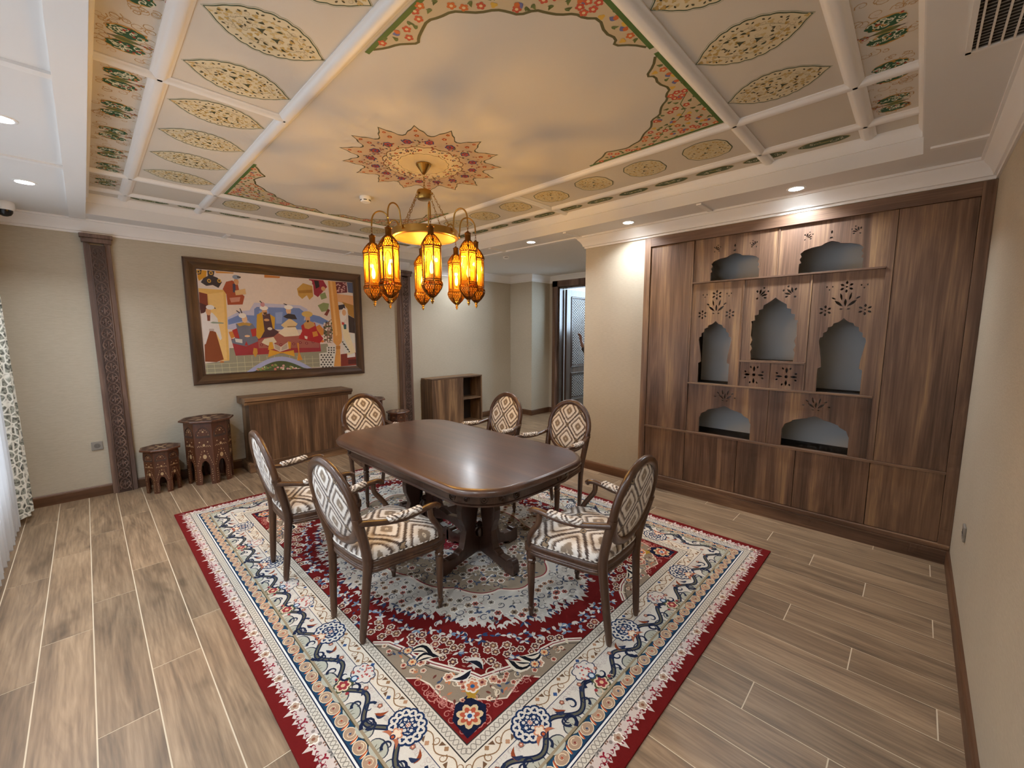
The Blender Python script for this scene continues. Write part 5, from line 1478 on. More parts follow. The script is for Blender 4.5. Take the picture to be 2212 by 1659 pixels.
    for i in range(m + 1):
        s = -(half - .32) + 2 * (half - .32) * i / m
        P.curl(s, .268, .026, -PI / 2, '232c44', 8, .013, .85, 1 if i % 2 else -1); P.leaf(s + .03, .30, .045, .009, .5 if i % 2 else 2.4, '2a3450', 8, .01); P.flower(s + .055, .335, .010, 8, 'b06a58', 'e0c8a8', '6a5a50', 5)
    # faint filler scrolls on ivory
    for k in range(int(half * 150)):
        s, d = rnd.uniform(-half + .37, half - .37), rnd.uniform(.318, .356)
        P.curl(s, d, rnd.uniform(.010, .016), rnd.uniform(0, 6.28), rnd.choice(['c3b8ae', 'b9ada6', 'c9b6ae']), 5, .003, 1.0, rnd.choice((-1, 1)))
    # brown scroll band
    L_ = half - .44; n = int(L_ * 2 / .012)
    P.stroke([(-L_ + 2 * L_ * i / n, .402 + .018 * math.sin(i * .012 * 2 * PI / .15)) for i in range(n + 1)], .0045, '8b6a4a', 5)
    m = int(round(2 * L_ / .075))
    for i in range(m + 1):
        s = -L_ + 2 * L_ * i / m; q = 1 if i % 2 else -1
        P.curl(s, .402 - q * .012, .019, PI / 2 * q, '8b6a4a', 5, .0055, 1.1, q); P.lobed(s + .018, .402 + q * .020, .011, 4, .3, ['35507c', '9a7656', 'b58a6a'][i % 3], 6)
        P.poly([(s + .03, .402 + q * .028), (s + .05, .402 + q * .006), (s + .055, .402 + q * .026)], '6d523c', 6)
    P.tf = None

# field, one quarter mirrored four times
FA, FB = RA - .49, RB - .49
SPD = [(FA, .74), (.945, .80), (.915, .885), (.905, .97), (.865, 1.08), (.81, 1.19), (.77, 1.265), (.755, 1.31), (.69, 1.335), (.60, 1.375), (.52, 1.41), (.42, 1.405), (.35, 1.42), (.28, 1.455), (.22, FB), (FA, FB)]
SPR = [(FA, 1.06), (.965, 1.10), (.945, 1.17), (.95, 1.264), (.926, 1.334), (.863, 1.37), (.83, 1.40), (.804, 1.431), (.749, 1.475), (.66, 1.455), (.607, 1.45), (.56, FB), (FA, FB)]
MA, MBR = .845, 1.265
def quad(fn):
    for sx in (-1, 1):
        for sy in (-1, 1):
            P.tf = lambda p, q, sx=sx, sy=sy: (sx * p, sy * q)
            fn(random.Random(21))
    P.tf = None
# jagged medallion outline
mp_ = []
for i in range(220):
    t = 2 * PI * i / 220
    k = 1 + .028 * math.sin(16 * t) + (.03 if i % 2 else -.012) + .012 * math.sin(37 * t)
    mp_.append((MA * k * math.cos(t), MBR * k * math.sin(t)))
P.poly(mp_, 'c9c4ba', 1)
tp = []
for i in range(200):
    t = 2 * PI * i / 200
    k = 1 + .05 * abs(math.sin(8 * t))
    tp.append((.585 * k * math.cos(t), .96 * k * math.sin(t)))
P.loop(tp, .02, 'e2d8c8', 9); P.loop([(p * .985, q * .99) for p, q in tp], .008, '8c2630', 10); P.poly(tp, '9b8c78', 8)
P.poly([(.36 * (1 + .08 * abs(math.sin(6 * t))) * math.cos(t), .60 * (1 + .08 * abs(math.sin(6 * t))) * math.sin(t)) for t in [2 * PI * i / 120 for i in range(120)]], 'c4c0ba', 11)
P.poly([(.22 * math.cos(t), .38 * math.sin(t)) for t in [2 * PI * i / 60 for i in range(60)]], '8c2630', 12)
def field(r):
    P.poly(SPD, '8f7f6c', 2); P.stroke(SPD[:15], .026, 'e0d6c6', 3); P.stroke([(a, c) for a, c in SPD[:15]], .006, '7d2830', 4)
    P.stroke([(a + .018, c + .018) for a, c in SPD[:15]], .004, '3d3634', 4)
    P.poly(SPR, '6e1717', 4); P.stroke(SPR[:12], .008, 'd9c9b4', 5)
    # pink scrolls in the red corner
    for k in range(46):
        for _ in range(40):
            x, y = r.uniform(.58, FA - .02), r.uniform(1.08, FB - .02)
            if inpoly(x, y, SPR): break
        P.curl(x, y, r.uniform(.016, .026), r.uniform(0, 6.28), 'bd7d72', 6, .0055, 1.1, r.choice((-1, 1)))
    # corner palmette
    P.poly([(FA - .015, FB - .015), (FA - .12, FB - .02), (FA - .17, FB - .075), (FA - .14, FB - .17), (FA - .075, FB - .17), (FA - .02, FB - .12)], '151b34', 7)
    P.lobed(FA - .085, FB - .085, .06, 7, .3, 'cdb48c', 8, .8); P.lobed(FA - .085, FB - .085, .045, 7, .4, 'b0533a', 9, .8); P.lobed(FA - .085, FB - .085, .025, 6, .4, 'd8d0c4', 10, .8); P.disc(FA - .085, FB - .085, .011, '2d4a78', 11, 8)
    P.flower(FA - .19, FB - .19, .030, 9, 'c87850', '2d5a86', 'e3d6c2', 6)
    for q in (-1, 1):
        P.leaf(FA - .13 - (.03 if q > 0 else 0), FB - .13 - (.03 if q < 0 else 0), .07, .012, -2.35 + q * .9, 'a8842e', 9)
        P.curl(FA - .25 + q * .06, FB - .25 - q * .06, .03, 0, 'd9cbb4', 7, .008, 1.0, q)
    # tan zone flowers and paisleys
    for x, y in ((.86, 1.20), (.72, 1.36), (.80, 1.30), (.90, 1.03), (.50, 1.45), (.77, 1.335), (.835, 1.265)): P.flower(x, y, .022, 7, 'c08a70', '6d2a2c', 'e6d8c2', 6, x * 9)
    for (x, y, a) in ((.905, .92, 2.2), (.43, 1.425, -.6), (.93, 1.0, 2.6), (.52, 1.44, -1.0)):
        P.leaf(x, y, .15, .036, a, 'e0d4bf', 9, .03); P.leaf(x + .008 * math.cos(a), y + .008 * math.sin(a), .125, .024, a, '15181f', 10, .026); P.leaf(x + .02 * math.cos(a), y + .02 * math.sin(a), .085, .010, a, 'ddd0ba', 11, .022); P.flower(x, y, .022, 11, 'd9b489', 'b5562c', '3a4a66', 8)
    for q in (-1, 1): P.leaf(.735 + q * .02, 1.262 - q * .02, .12, .026, 2.35 - 3.14 + q * .55, 'e0d8cc', 9, q * .022); P.leaf(.74 + q * .02, 1.265 - q * .02, .10, .014, 2.35 - 3.14 + q * .55, '191d2a', 10, q * .02)
    for k in range(95):
        for _ in range(40):
            x, y = r.uniform(.25, FA - .02), r.uniform(.78, FB - .02)
            if inpoly(x, y, SPD) and not inpoly(x, y, SPR): break
        if k % 4 == 0: P.flower(x, y, .012, 6, r.choice(['c08a70', 'b0604c', 'd0b090']), '5d2a28', 'e0d2bc', 5)
        elif k % 4 == 1: P.curl(x, y, .018, r.uniform(0, 6.28), r.choice(['d8c8ae', 'c98f6c', '4a3c38']), 6, .005)
        else: P.leaf(x, y, .028, .006, r.uniform(0, 6.28), r.choice(['c07850', '3d4c66', 'd8c8ae', '6b3a30']), 6)
    # flower shower on the red ground
    pts = []
    for _ in range(2400):
        x, y = r.uniform(0, FA - .015), r.uniform(0, FB - .015)
        e = math.hypot(x / MA, y / MBR)
        if e < 1.10 or inpoly(x, y, SPD): continue
        if min(math.hypot(x - a, y - c) for a, c in SPD[:15]) < .038: continue
        if any(math.hypot(x - a, y - c) < .037 for a, c in pts): continue
        pts.append((x, y)); k = r.random()
        if e < 1.16 or k < .25:
            for _k in range(5): P.leaf(x, y, .034, .0075, r.uniform(0, 6.28), r.choice(['d8d2c8', '2f4468', 'c9c2b8', '7a90a8', 'd8d2c8']), 4 + _k)
        else:
            P.flower(x, y, r.uniform(.016, .022), 4, r.choice(['6a4438', '7d5646', '5d3a38', '8a4a40']), 'd8b890', 'd9ccba', 6, r.random() * 6)
    for _ in range(260):
        x, y = r.uniform(0, FA - .015), r.uniform(0, FB - .015)
        if math.hypot(x / MA, y / MBR) > 1.13 and not inpoly(x, y, SPD):
            P.leaf(x, y, .024, .005, r.uniform(0, 6.28), r.choice(['d8d2c8', '3a4a68', '9a6a5a']), 3)
    # medallion flowers
    pts = []
    for _ in range(2600):
        x, y = r.uniform(0, MA), r.uniform(0, MBR); e = math.hypot(x / MA, y / MBR); et = math.hypot(x / .60, y / .98)
        if e > 1.0 or any(math.hypot(x - a, y - c) < .040 for a, c in pts): continue
        if .95 < et < 1.06: continue
        pts.append((x, y)); k = r.random(); ly = 4 if et > 1 else 13
        if k < .45: P.flower(x, y, r.uniform(.016, .024), ly, r.choice(['8d7c68', 'a07a62', '94544a', '8a8578']), '3a2f2c', 'e3ddd2', 6, r.random() * 6)
        elif k < .75:
            for _k in range(4): P.leaf(x, y, .034, .007, r.uniform(0, 6.28), r.choice(['3b4860', '55627a', 'dcd6cc', '6d6a64']), ly + _k)
        else: P.curl(x, y, .028, r.uniform(0, 6.28), r.choice(['2d3850', '3f4654', '8a857c']), ly, .007, 1.1, r.choice((-1, 1)))
    for _ in range(330):
        x, y = r.uniform(0, MA), r.uniform(0, MBR)
        if math.hypot(x / MA, y / MBR) < .98: P.leaf(x, y, .02, .004, r.uniform(0, 6.28), r.choice(['4a5468', '7a4a44', 'e0dad0', '5d5a54']), 3 if math.hypot(x / .6, y / .98) > 1 else 12)
    # outward sprays along the medallion rim
    for i in range(34):
        t = PI / 2 * (i + .5) / 34; k = r.uniform(.985, 1.03)
        x, y = MA * k * math.cos(t), MBR * k * math.sin(t); a = math.atan2(y / MBR ** 2, x / MA ** 2)
        for q in (-.6, 0, .6): P.leaf(x, y, r.uniform(.035, .055), .008, a + q + r.uniform(-.2, .2), r.choice(['d6d1c8', 'd6d1c8', '34415e']), 5 + (q > 0))
        if i % 3 == 0: P.curl(x + .03 * math.cos(a), y + .03 * math.sin(a), .024, a, 'd6d1c8', 7, .006, .9, r.choice((-1, 1)))
quad(field)
P.build('woven_pattern', M['pile'], rug, world=False, kind='stuff')

# ------------------------------------------------------------------ dining table
TX, TY, TZ = 1.868, 2.50, .765
tb = thing('dining_table', 'dark glossy mahogany dining table with rounded ends in the middle of the room', 'table', (TX, TY, 0))
def table_outline(hw, hl, n=12, r=.24, bow=.05):
    pts = []
    for qx, qy in ((1, 1), (-1, 1), (-1, -1), (1, -1)):
        cx_, cy_ = qx * (hw - r), qy * (hl - bow - r)
        a0 = {(1, 1): 0, (-1, 1): PI / 2, (-1, -1): PI, (1, -1): 1.5 * PI}[(qx, qy)]
        for i in range(n + 1):
            a = a0 + PI / 2 * i / n
            pts.append((cx_ + r * math.cos(a), cy_ + r * math.sin(a)))
        if (qx, qy) in ((1, 1), (-1, -1)):
            for i in range(1, 12):
                t = i / 12; x = qx * (hw - r) * (1 - 2 * t)
                pts.append((x, qy * (hl - bow)))
    out = []
    for x, y in pts:
        if abs(y) > hl - bow - r * .9:
            y += math.copysign(bow * max(0, 1 - (x / hw) ** 2), y) * min(1, (abs(y) - (hl - bow - r)) / r)
        out.append((x, y))
    return out
HW, HL = .545, .985
def trings(levels):
    return [[(x, y, z) for x, y in table_outline(HW - o, HL - o)] for o, z in levels]
MB().rings(trings([(.022, TZ - .046), (.006, TZ - .042), (0, TZ - .032), (-.001, TZ - .02), (.004, TZ - .008), (.014, TZ - .001), (.026, TZ)])).build('table_top', M['mahog'], tb, smooth=50)
MB().rings(trings([(.070, TZ - .135), (.060, TZ - .130), (.060, TZ - .120), (.066, TZ - .115), (.066, TZ - .062), (.052, TZ - .055), (.040, TZ - .046)])).build('apron', M['mahog_z'], tb, smooth=40)
cv = MB()
ol = table_outline(HW - .064, HL - .064)
def carve(sx, sy):
    # ring and scroll ornament round a corner of the apron
    q = [p for p in ol if p[0] * sx > .12 and p[1] * sy > HL - .42]
    q.sort(key=lambda p: math.atan2(p[1] * sy - (HL - .35), p[0] * sx - .2))
    for k, i in enumerate(range(1, len(q) - 1, 3)):
        x, y = q[i]; tx, ty = q[min(i + 1, len(q) - 1)][0] - q[i - 1][0], q[min(i + 1, len(q) - 1)][1] - q[i - 1][1]
        m = math.hypot(tx, ty) or 1; tx, ty = tx / m, ty / m
        r0 = .022 if k % 2 == 0 else .015
        cv.tube([(x + tx * r0 * math.cos(a), y + ty * r0 * math.cos(a), TZ - .089 + r0 * math.sin(a)) for a in [2 * PI * i2 / 12 for i2 in range(13)]], .0035, 5)
        cv.tube([(x + tx * r0 * .4 * math.cos(a), y + ty * r0 * .4 * math.cos(a), TZ - .089 + r0 * .4 * math.sin(a)) for a in [2 * PI * i2 / 8 for i2 in range(9)]], .003, 5)
for sx in (-1, 1):
    for sy in (-1, 1): carve(sx, sy)
cv.build('apron_carving', M['mahog_z'], tb, smooth=60, kind='stuff')
LEGP = [(.02, .63), (.145, .63), (.142, .58), (.150, .53), (.172, .47), (.188, .40), (.182, .335), (.160, .285), (.148, .245), (.158, .20), (.165, .165), (.178, .125), (.215, .112), (.222, .098), (.300, .092), (.318, .108), (.345, .108), (.362, .09), (.368, .02), (.355, .0), (.285, .0), (.262, .022), (.14, .045), (.05, .06), (0, .065), (0, .175),
        (.032, .165), (.055, .180), (.066, .215), (.060, .27), (.046, .33), (.042, .40), (.050, .47), (.062, .53), (.064, .57), (.02, .585)]
for sy in (-1, 1):
    for k in range(4):
        a = k * PI / 2
        c, s = math.cos(a), math.sin(a)
        MB().prism(LEGP, -.029, .029, lambda p, z, d, c=c, s=s, sy=sy: (p * c - d * s, sy * .35 + p * s + d * c, z)).build('pedestal_leg', M['mahog_z'], tb, bevel=.006)
    MB().box(-.30, sy * .35 - .06, .628, .30, sy * .35 + .06, .66).build('cross_bearer', M['mahog_z'], tb, bevel=.004)
    MB().lathe([(.03, .045), (.04, .055), (.04, .20), (.022, .225), (.03, .24), (.012, .262), (0.001, .268)], 12, (0, sy * .35, 0)).build('hub_post', M['mahog_z'], tb, smooth=40)
MB().prism([(-.34, .115), (-.30, .13), (-.18, .125), (-.08, .15), (0, .165), (.08, .15), (.18, .125), (.30, .13), (.34, .115), (.34, .185), (.24, .19), (.12, .225), (0, .205), (-.12, .225), (-.24, .19), (-.34, .185)], -.024, .024, lambda p, z, d: (d, p, z)).build('stretcher', M['mahog_z'], tb, bevel=.004)
# ------------------------------------------------------------------ armchairs with oval backs
def chaikin(pts, k=2, closed=True):
    for _ in range(k):
        o = []
        n = len(pts)
        for i in range(n if closed else n - 1):
            a, b = pts[i], pts[(i + 1) % n]
            o.append(tuple(.75 * p + .25 * q for p, q in zip(a, b))); o.append(tuple(.25 * p + .75 * q for p, q in zip(a, b)))
        if not closed: o = [pts[0]] + o + [pts[-1]]
        pts = o
    return pts
def smooth_path(pts, k=2): return chaikin(pts, k, False)
HALF = [(0, -.228), (.11, -.226), (.185, -.212), (.217, -.175), (.236, -.06), (.258, .06), (.272, .15), (.270, .205), (.242, .243), (.15, .263), (0, .272)]
OUT = chaikin(HALF + [(-x, y) for x, y in HALF[-2:0:-1]], 2)
def outl(s, z, cy_=.02): return [(x * s, cy_ + (y - cy_) * s, z) for x, y in OUT]

def make_chair(name, label, loc, rz):
    ch = thing(name, label, 'chair', loc, rz, 'oval-backed armchairs round the dining table')
    MB().rings([outl(.93, .382), outl(.985, .385), outl(1.0, .392), outl(1.0, .400), outl(.985, .404), outl(1.0, .412), outl(.985, .416), outl(.985, .424), outl(1.0, .428), outl(1.004, .436), outl(1.0, .444), outl(.985, .449), outl(.975, .452)]).build('seat_rail', M['chair_wood'], ch, smooth=50)
    MB().rings([outl(.968, .450), outl(.985, .462), outl(.982, .474), outl(.955, .490), outl(.88, .504), outl(.72, .516), outl(.45, .524), outl(.12, .527)]).build('seat_cushion', M['ikat_seat'], ch, smooth=60)
    MB().tube(outl(.985, .458) + outl(.985, .458)[:2], .004, 5).build('piping', M['ikat_arm'], ch, smooth=60)
    lean, zc, y0 = .20, .748, -.278
    def ov(a, b, t, off=0.0):
        z = zc + b * math.sin(t)
        return (a * math.cos(t), y0 - lean * (z - zc) + off, z)
    loop_ = [ov(.214, .218, 2 * PI * i / 48) for i in range(49)]
    MB().tube(loop_ + [loop_[1]], (.020, .026), 8, up=(0, 1, lean)).build('back_frame', M['chair_wood'], ch, smooth=60)
    l2 = [ov(.226, .230, 2 * PI * i / 48, .012) for i in range(49)]
    MB().tube(l2 + [l2[1]], .006, 6).build('back_moulding', M['chair_wood'], ch, smooth=60)
    rr = []
    for s, o in ((.02, .026), (.45, .025), (.75, .021), (.93, .012), (.985, 0), (.93, -.010), (.75, -.017), (.45, -.02), (.02, -.021)):
        rr.append([ov(.203 * s, .207 * s, 2 * PI * i / 40, o) for i in range(40)])
    MB().rings(rr).build('back_pad', M['ikat_back'], ch, smooth=70)
    for s in (-1, 1):
        MB().lathe([(.009, 0), (.013, .004), (.0135, .025), (.018, .04), (.0185, .05), (.0135, .058), (.0155, .07), (.0245, .315), (.020, .325), (.027, .333), (.027, .343), (.021, .350), (.027, .362), (.029, .40)], 10, (s * .240, .212, 0)).build('leg', M['chair_wood'], ch, smooth=35)
        MB().box(s * .240 - .027, .184, .395, s * .240 + .027, .240, .450).build('leg_block', M['chair_wood'], ch, bevel=.006)
        path = smooth_path([(s * .156, -.237, 0), (s * .1561, -.2369, .012), (s * .1565, -.2367, .03), (s * .168, -.228, .15), (s * .184, -.212, .36), (s * .197, -.209, .45), (s * .206, -.228, .55), (s * .212, -.252, .64), (s * .214, -.270, .71)])
        n = len(path)
        MB().tube(path, [(.0125 + .012 * min(1, i / n * 1.7), .0125 + .014 * min(1, i / n * 1.7)) for i in range(n)], 8, up=(1, 0, 0)).build('leg', M['chair_wood'], ch, smooth=50)
        arm = smooth_path([(s * .222, -.268, .682), (s * .236, -.20, .668), (s * .256, -.11, .650), (s * .274, -.02, .648), (s * .284, .06, .660), (s * .286, .12, .668), (s * .286, .165, .662), (s * .285, .178, .648)])
        MB().tube(arm, [(.016, .020)] * (len(arm) - 3) + [(.018, .023)] * 2 + [(.013, .018)], 8, up=(0, 0, 1)).build('armrest', M['chair_wood'], ch, smooth=60)
        sup = smooth_path([(s * .252, .208, .43), (s * .272, .205, .48), (s * .287, .165, .545), (s * .290, .120, .60), (s * .287, .118, .655)])
        MB().tube(sup, [(.021, .018)] * 4 + [(.017, .015)] * (len(sup) - 4), 8, up=(0, 1, 0)).build('arm_support', M['chair_wood'], ch, smooth=60)
        pad = smooth_path([(s * .250, -.125, .664), (s * .263, -.07, .664), (s * .276, .0, .668), (s * .284, .065, .676)])
        MB().tube(pad, [(.010, .014), (.016, .022)] + [(.019, .024)] * (len(pad) - 4) + [(.016, .022), (.010, .014)], 10, up=(0, 0, 1)).build('arm_pad', M['ikat_arm'], ch, smooth=60)
        MB().lathe([(.004, 0), (.011, .004), (.011, .008), (.004, .012)], 8, (s * .286, .172, .655)).build('scroll_end', M['chair_wood'], ch, smooth=40)
    return ch

ZR2 = .0128
D = math.radians
spots = [
    ((1.101, 2.115, ZR2), D(3.6 - 90), 'armchair nearest the camera on the left long side of the table, back turned'),
    ((1.027, 2.978, ZR2), D(-2.2 - 90), 'armchair farther back on the left long side, in front of the sideboard'),
    ((1.945, 3.755, ZR2), D(180), 'armchair at the far end of the table facing the camera'),
    ((2.735, 3.04, ZR2), D(90), 'armchair farther back on the right long side, in front of the open shelf cabinet'),
    ((2.795, 2.255, ZR2), D(91), 'armchair on the right long side of the table nearest the plain wall pier'),
    ((1.897, 1.257, ZR2), D(2.6), 'armchair at the near right end of the table with its back to the camera'),
]
proto = make_chair('oval_back_armchair', spots[0][2], spots[0][0], spots[0][1])
for loc, rz, lab in spots[1:]:
    c = copy_tree(proto); c.location = loc; c.rotation_euler = (0, 0, rz); c['label'] = lab
tb.location.z = ZR2

# ------------------------------------------------------------------ lantern chandelier
HX, HY = 1.884, 2.754
chd = thing('lantern_chandelier', 'brass chandelier with eight amber glass lanterns hanging from the painted ceiling', 'chandelier', (HX, HY, ZP - .003))
def cpart(name, mb, mat, **k): return mb.shift((0, 0, ZP - .003)).build(name, mat, chd, **k)
cpart('canopy', MB().lathe([(.056, 2.870), (.056, 2.862), (.050, 2.855), (.020, 2.812), (.010, 2.800), (.004, 2.798)], 24), M['gold'], smooth=40)
def chain(p0, p1, n, size, wire):
    mb = MB(); p0, p1 = Vector(p0), Vector(p1); t = (p1 - p0) / n; d = t.normalized()
    a = d.orthogonal().normalized(); b = d.cross(a)
    for i in range(n):
        c = p0 + t * (i + .5); q = a if i % 2 else b
        pts = [tuple(c + d * (t.length * .68 * math.cos(w)) + q * (size * math.sin(w))) for w in [2 * PI * j / 8 for j in range(9)]]
        mb.tube(pts, wire, 4)
    return mb
cpart('chain', chain((0, 0, 2.800), (0, 0, 2.683), 6, .006, .0018), M['gold'], smooth=60)
cpart('hub', MB().lathe([(.01, 2.690), (.052, 2.684), (.054, 2.680), (.054, 2.626), (.050, 2.620), (.012, 2.616)], 28), M['gold'], smooth=40)
ROT = 0.972 + PI + .09
for k in range(4):
    a = ROT + PI / 4 + k * PI / 2
    cpart('hub_knob', MB().tube([(.052 * math.cos(a), .052 * math.sin(a), 2.652), (.078 * math.cos(a), .078 * math.sin(a), 2.652)], [.006, .008], 8), M['gold'], smooth=40)
    cpart('chain', chain((.078 * math.cos(a), .078 * math.sin(a), 2.648), (.235 * math.cos(a), .235 * math.sin(a), 2.385), 13, .006, .0016), M['gold'], smooth=60)
cpart('ring_underside', MB().lathe([(.228, 2.3345), (.226, 2.330), (.12, 2.327), (.002, 2.326)], 40), plain('brass_with_glow', 'c48a38', .45), smooth=40)  # brass underside of the ring, lantern glow put into its orange colour
cpart('ring_drum', MB().lathe([(.232, 2.384), (.248, 2.386), (.250, 2.384), (.250, 2.337), (.246, 2.335), (.02, 2.335)], 48).lathe([(.02, 2.336), (.232, 2.336), (.232, 2.384)], 48, caps=False), M['gold'], smooth=40)

n6 = 6
def hexpt(r, z, i, rot=0): return (r * math.cos(2 * PI * i / n6 + rot), r * math.sin(2 * PI * i / n6 + rot), z)
def lantern(parent):
    L0 = 2.40
    lt = empty('lantern', (0, 0, 0), 0, parent)
    def lp(name, mb, mat, **k): return mb.shift((0, 0, L0)).build(name, mat, lt, **k)
    lp('hook', chain((0, 0, 2.402), (0, 0, 2.345), 3, .005, .0015), M['bronze'], smooth=60)
    lp('cap', MB().lathe([(.003, 2.348), (.014, 2.338), (.026, 2.330), (.022, 2.327), (.021, 2.285), (.025, 2.280), (.025, 2.276)], 12), M['bronze'], smooth=40)
    dome = [(.022, 2.280), (.035, 2.268), (.052, 2.246), (.066, 2.222), (.070, 2.206), (.066, 2.198)]
    cone = [(.064, 1.975), (.072, 1.962), (.074, 1.945), (.064, 1.920), (.044, 1.892), (.024, 1.872), (.010, 1.862)]
    am = MB().lathe([(r * .965, z) for r, z in dome], 6, caps=False).lathe([(.061, 2.200), (.061, 1.972)], 6, caps=False).lathe([(r * .965, z) for r, z in cone], 6, caps=False)
    lp('amber_glass', am, M['amber'])
    fr = MB()
    for i in range(6):
        fr.tube([hexpt(.064, z, i) for z in (2.200, 1.972)], .0055, 5)
        fr.tube([hexpt(r, z, i) for r, z in dome], .0042, 5); fr.tube([hexpt(r, z, i) for r, z in cone], .0042, 5)
        for z, r in ((2.200, .066), (2.188, .064), (1.984, .064), (1.972, .066), (1.945, .074)):
            fr.tube([hexpt(r, z, i), hexpt(r, z, i + 1)], .0042, 4)
        # arched tracery in each pane
        A, B = Vector(hexpt(.0635, 0, i)), Vector(hexpt(.0635, 0, i + 1))
        def at(u, z): q = A.lerp(B, u); return (q.x, q.y, z)
        fr.tube([at(.18, 1.995), at(.18, 2.13), at(.30, 2.16), at(.5, 2.176), at(.70, 2.16), at(.82, 2.13), at(.82, 1.995), at(.5, 1.99), at(.18, 1.995)], .0024, 4)
    lp('frame', fr, M['bronze'], smooth=60)
    fw = MB()
    for prof in (dome, cone[1:]):
        m = len(prof)
        for i in range(6):
            for q in range(-3, 5):
                for sg in (1, -1):
                    pts = []
                    for j in range(m):
                        t = j / (m - 1); u = (q + .5) / 4 + sg * (t - .5) * .9
                        if 0.02 <= u <= .98:
                            a, b = Vector(hexpt(prof[j][0], prof[j][1], i)), Vector(hexpt(prof[j][0], prof[j][1], i + 1))
                            pts.append(tuple(a.lerp(b, u)))
                    if len(pts) >= 2: fw.tube(pts, .0024, 3)
    lp('fretwork', fw, M['bronze'], kind='stuff')
    lp('finial', MB().lathe([(.004, 1.866), (.012, 1.860), (.013, 1.852), (.006, 1.848), (.010, 1.842), (.012, 1.836), (.006, 1.830), (.007, 1.826), (.002, 1.818)], 10), M['gold'], smooth=40)
    lp('bulb', MB().lathe([(.003, 2.02), (.009, 2.028), (.014, 2.05), (.013, 2.07), (.007, 2.095), (.001, 2.11)], 10), M['bulb'], smooth=50)
    lp('bulb_holder', MB().lathe([(.010, 1.985), (.010, 2.02), (.006, 2.022)], 10), M['bronze'], smooth=40)
    return lt
RL = .388
first = lantern(chd)
for k in range(8):
    a = ROT + k * PI / 4
    c, s = math.cos(a), math.sin(a)
    path = smooth_path([(r * c, r * s, z) for r, z in ((.252, 2.362), (.262, 2.385), (.266, 2.44), (.275, 2.485), (.300, 2.508), (.335, 2.512), (.368, 2.492), (.385, 2.455), (.388, 2.400))])
    cpart('arm', MB().tube(path, .0055, 7).tube([(.245 * c, .245 * s, 2.362), (.264 * c, .264 * s, 2.362)], .010, 8), M['gold'], smooth=60)
    lt = first if k == 0 else copy_tree(first, chd)
    lt.location = (RL * c, RL * s, 2.40 - (ZP - .003)); lt.rotation_euler = (0, 0, a + .12)
    l = bpy.data.lights.new('lantern_light', 'POINT'); l.energy = LANTERN_POWER; l.color = LANTERN_COLOR; l.shadow_soft_size = .012
    lo = bpy.data.objects.new('lantern_light', l); link(lo, chd); lo.location = (RL * c, RL * s, 2.13 - (ZP - .003))
# ------------------------------------------------------------------ downlights
def downlight(x, y, z, label, power=None, spread=2.3):
    d = thing('downlight', label, 'downlight', (x, y, z), 0, 'recessed ceiling downlights')
    MB().lathe([(.048, -.004), (.056, -.006), (.062, -.004), (.063, -.0005)], 28, caps=False).lathe([(.048, -.004), (.047, .0)], 28, caps=False).build('trim_ring', M['white_gloss'], d, smooth=40)
    MB().lathe([(.049, -.0035), (.002, -.0036)], 28).build('lens', M['led'], d)
    l = bpy.data.lights.new('downlight_lamp', 'AREA'); l.shape = 'DISK'; l.size = .08; l.energy = power or DOWN_POWER; l.color = DOWN_COLOR; l.spread = spread
    o = bpy.data.objects.new('downlight_lamp', l); link(o, d); o.location = (0, 0, -.008)
    return d
downlight(3.865, .755, ZS, 'lit round downlight above the niches, nearest the right wall')
downlight(3.845, 2.14, ZS, 'lit round downlight above the left end of the cabinet wall', 11.0)
downlight(3.83, 3.41, ZS, 'lit round downlight at the opening to the entrance hall')
downlight(3.83, 4.70, ZS, 'lit round downlight in the soffit before the right pilaster')
downlight(-.20, 4.67, ZS - .0, 'lit round downlight in the left soffit nearest the painting wall')
downlight(-.20, 3.41, ZS - .0, 'lit round downlight at the left edge, nearer the camera')
downlight(-.20, 2.16, ZS, 'lit round downlight over the window side, above the frame')
downlight(-.20, .91, ZS, 'lit round downlight over the window side, beside the camera')
downlight(5.6, 2.95, 2.735, 'added unseen downlight brightening the entrance hall behind the pier')  # made-up lamp, kept out of sight behind the pier to brighten the hall
downlight(4.62, 5.50, 2.735, 'lit round downlight in the hall above the open shelf cabinet', 11.0, 2.9)
downlight(.70, -.09, ZS, 'added unseen downlight brightening the right wall, above the frame', 12.0)  # invented lamp, added to lift the right wall and the near floor

# ------------------------------------------------------------------ smoke detector, dome camera, grille, sockets
sd = thing('smoke_detector', 'white smoke detector on the painted ceiling beside the chandelier', 'smoke detector', (1.93, 3.77, ZP - .0005))
MB().lathe([(.050, 0), (.052, -.008), (.052, -.022), (.046, -.026)], 24).build('base', M['white_gloss'], sd, smooth=40)
MB().lathe([(.044, -.026), (.046, -.040), (.040, -.050), (.01, -.052)], 24).build('cover', M['white_gloss'], sd, smooth=40)
for k in range(6):
    a = k * PI / 3
    MB().tube([(.046 * math.cos(a + q), .046 * math.sin(a + q), -.036) for q in (-.3, 0, .3)], .004, 5).build('slot', M['black'], sd)
sd2 = thing('smoke_detector', 'small white detector on the hall ceiling right of the lanterns', 'smoke detector', (4.42, 4.42, 2.7345))
MB().lathe([(.045, 0), (.05, -.01), (.046, -.03), (.02, -.042), (.002, -.043)], 20).build('base', M['white_gloss'], sd2, smooth=40)
MB().tube([(.047 * math.cos(a), .047 * math.sin(a), -.02) for a in (3.4, 3.9, 4.4)], .005, 5).build('slot', M['black'], sd2)

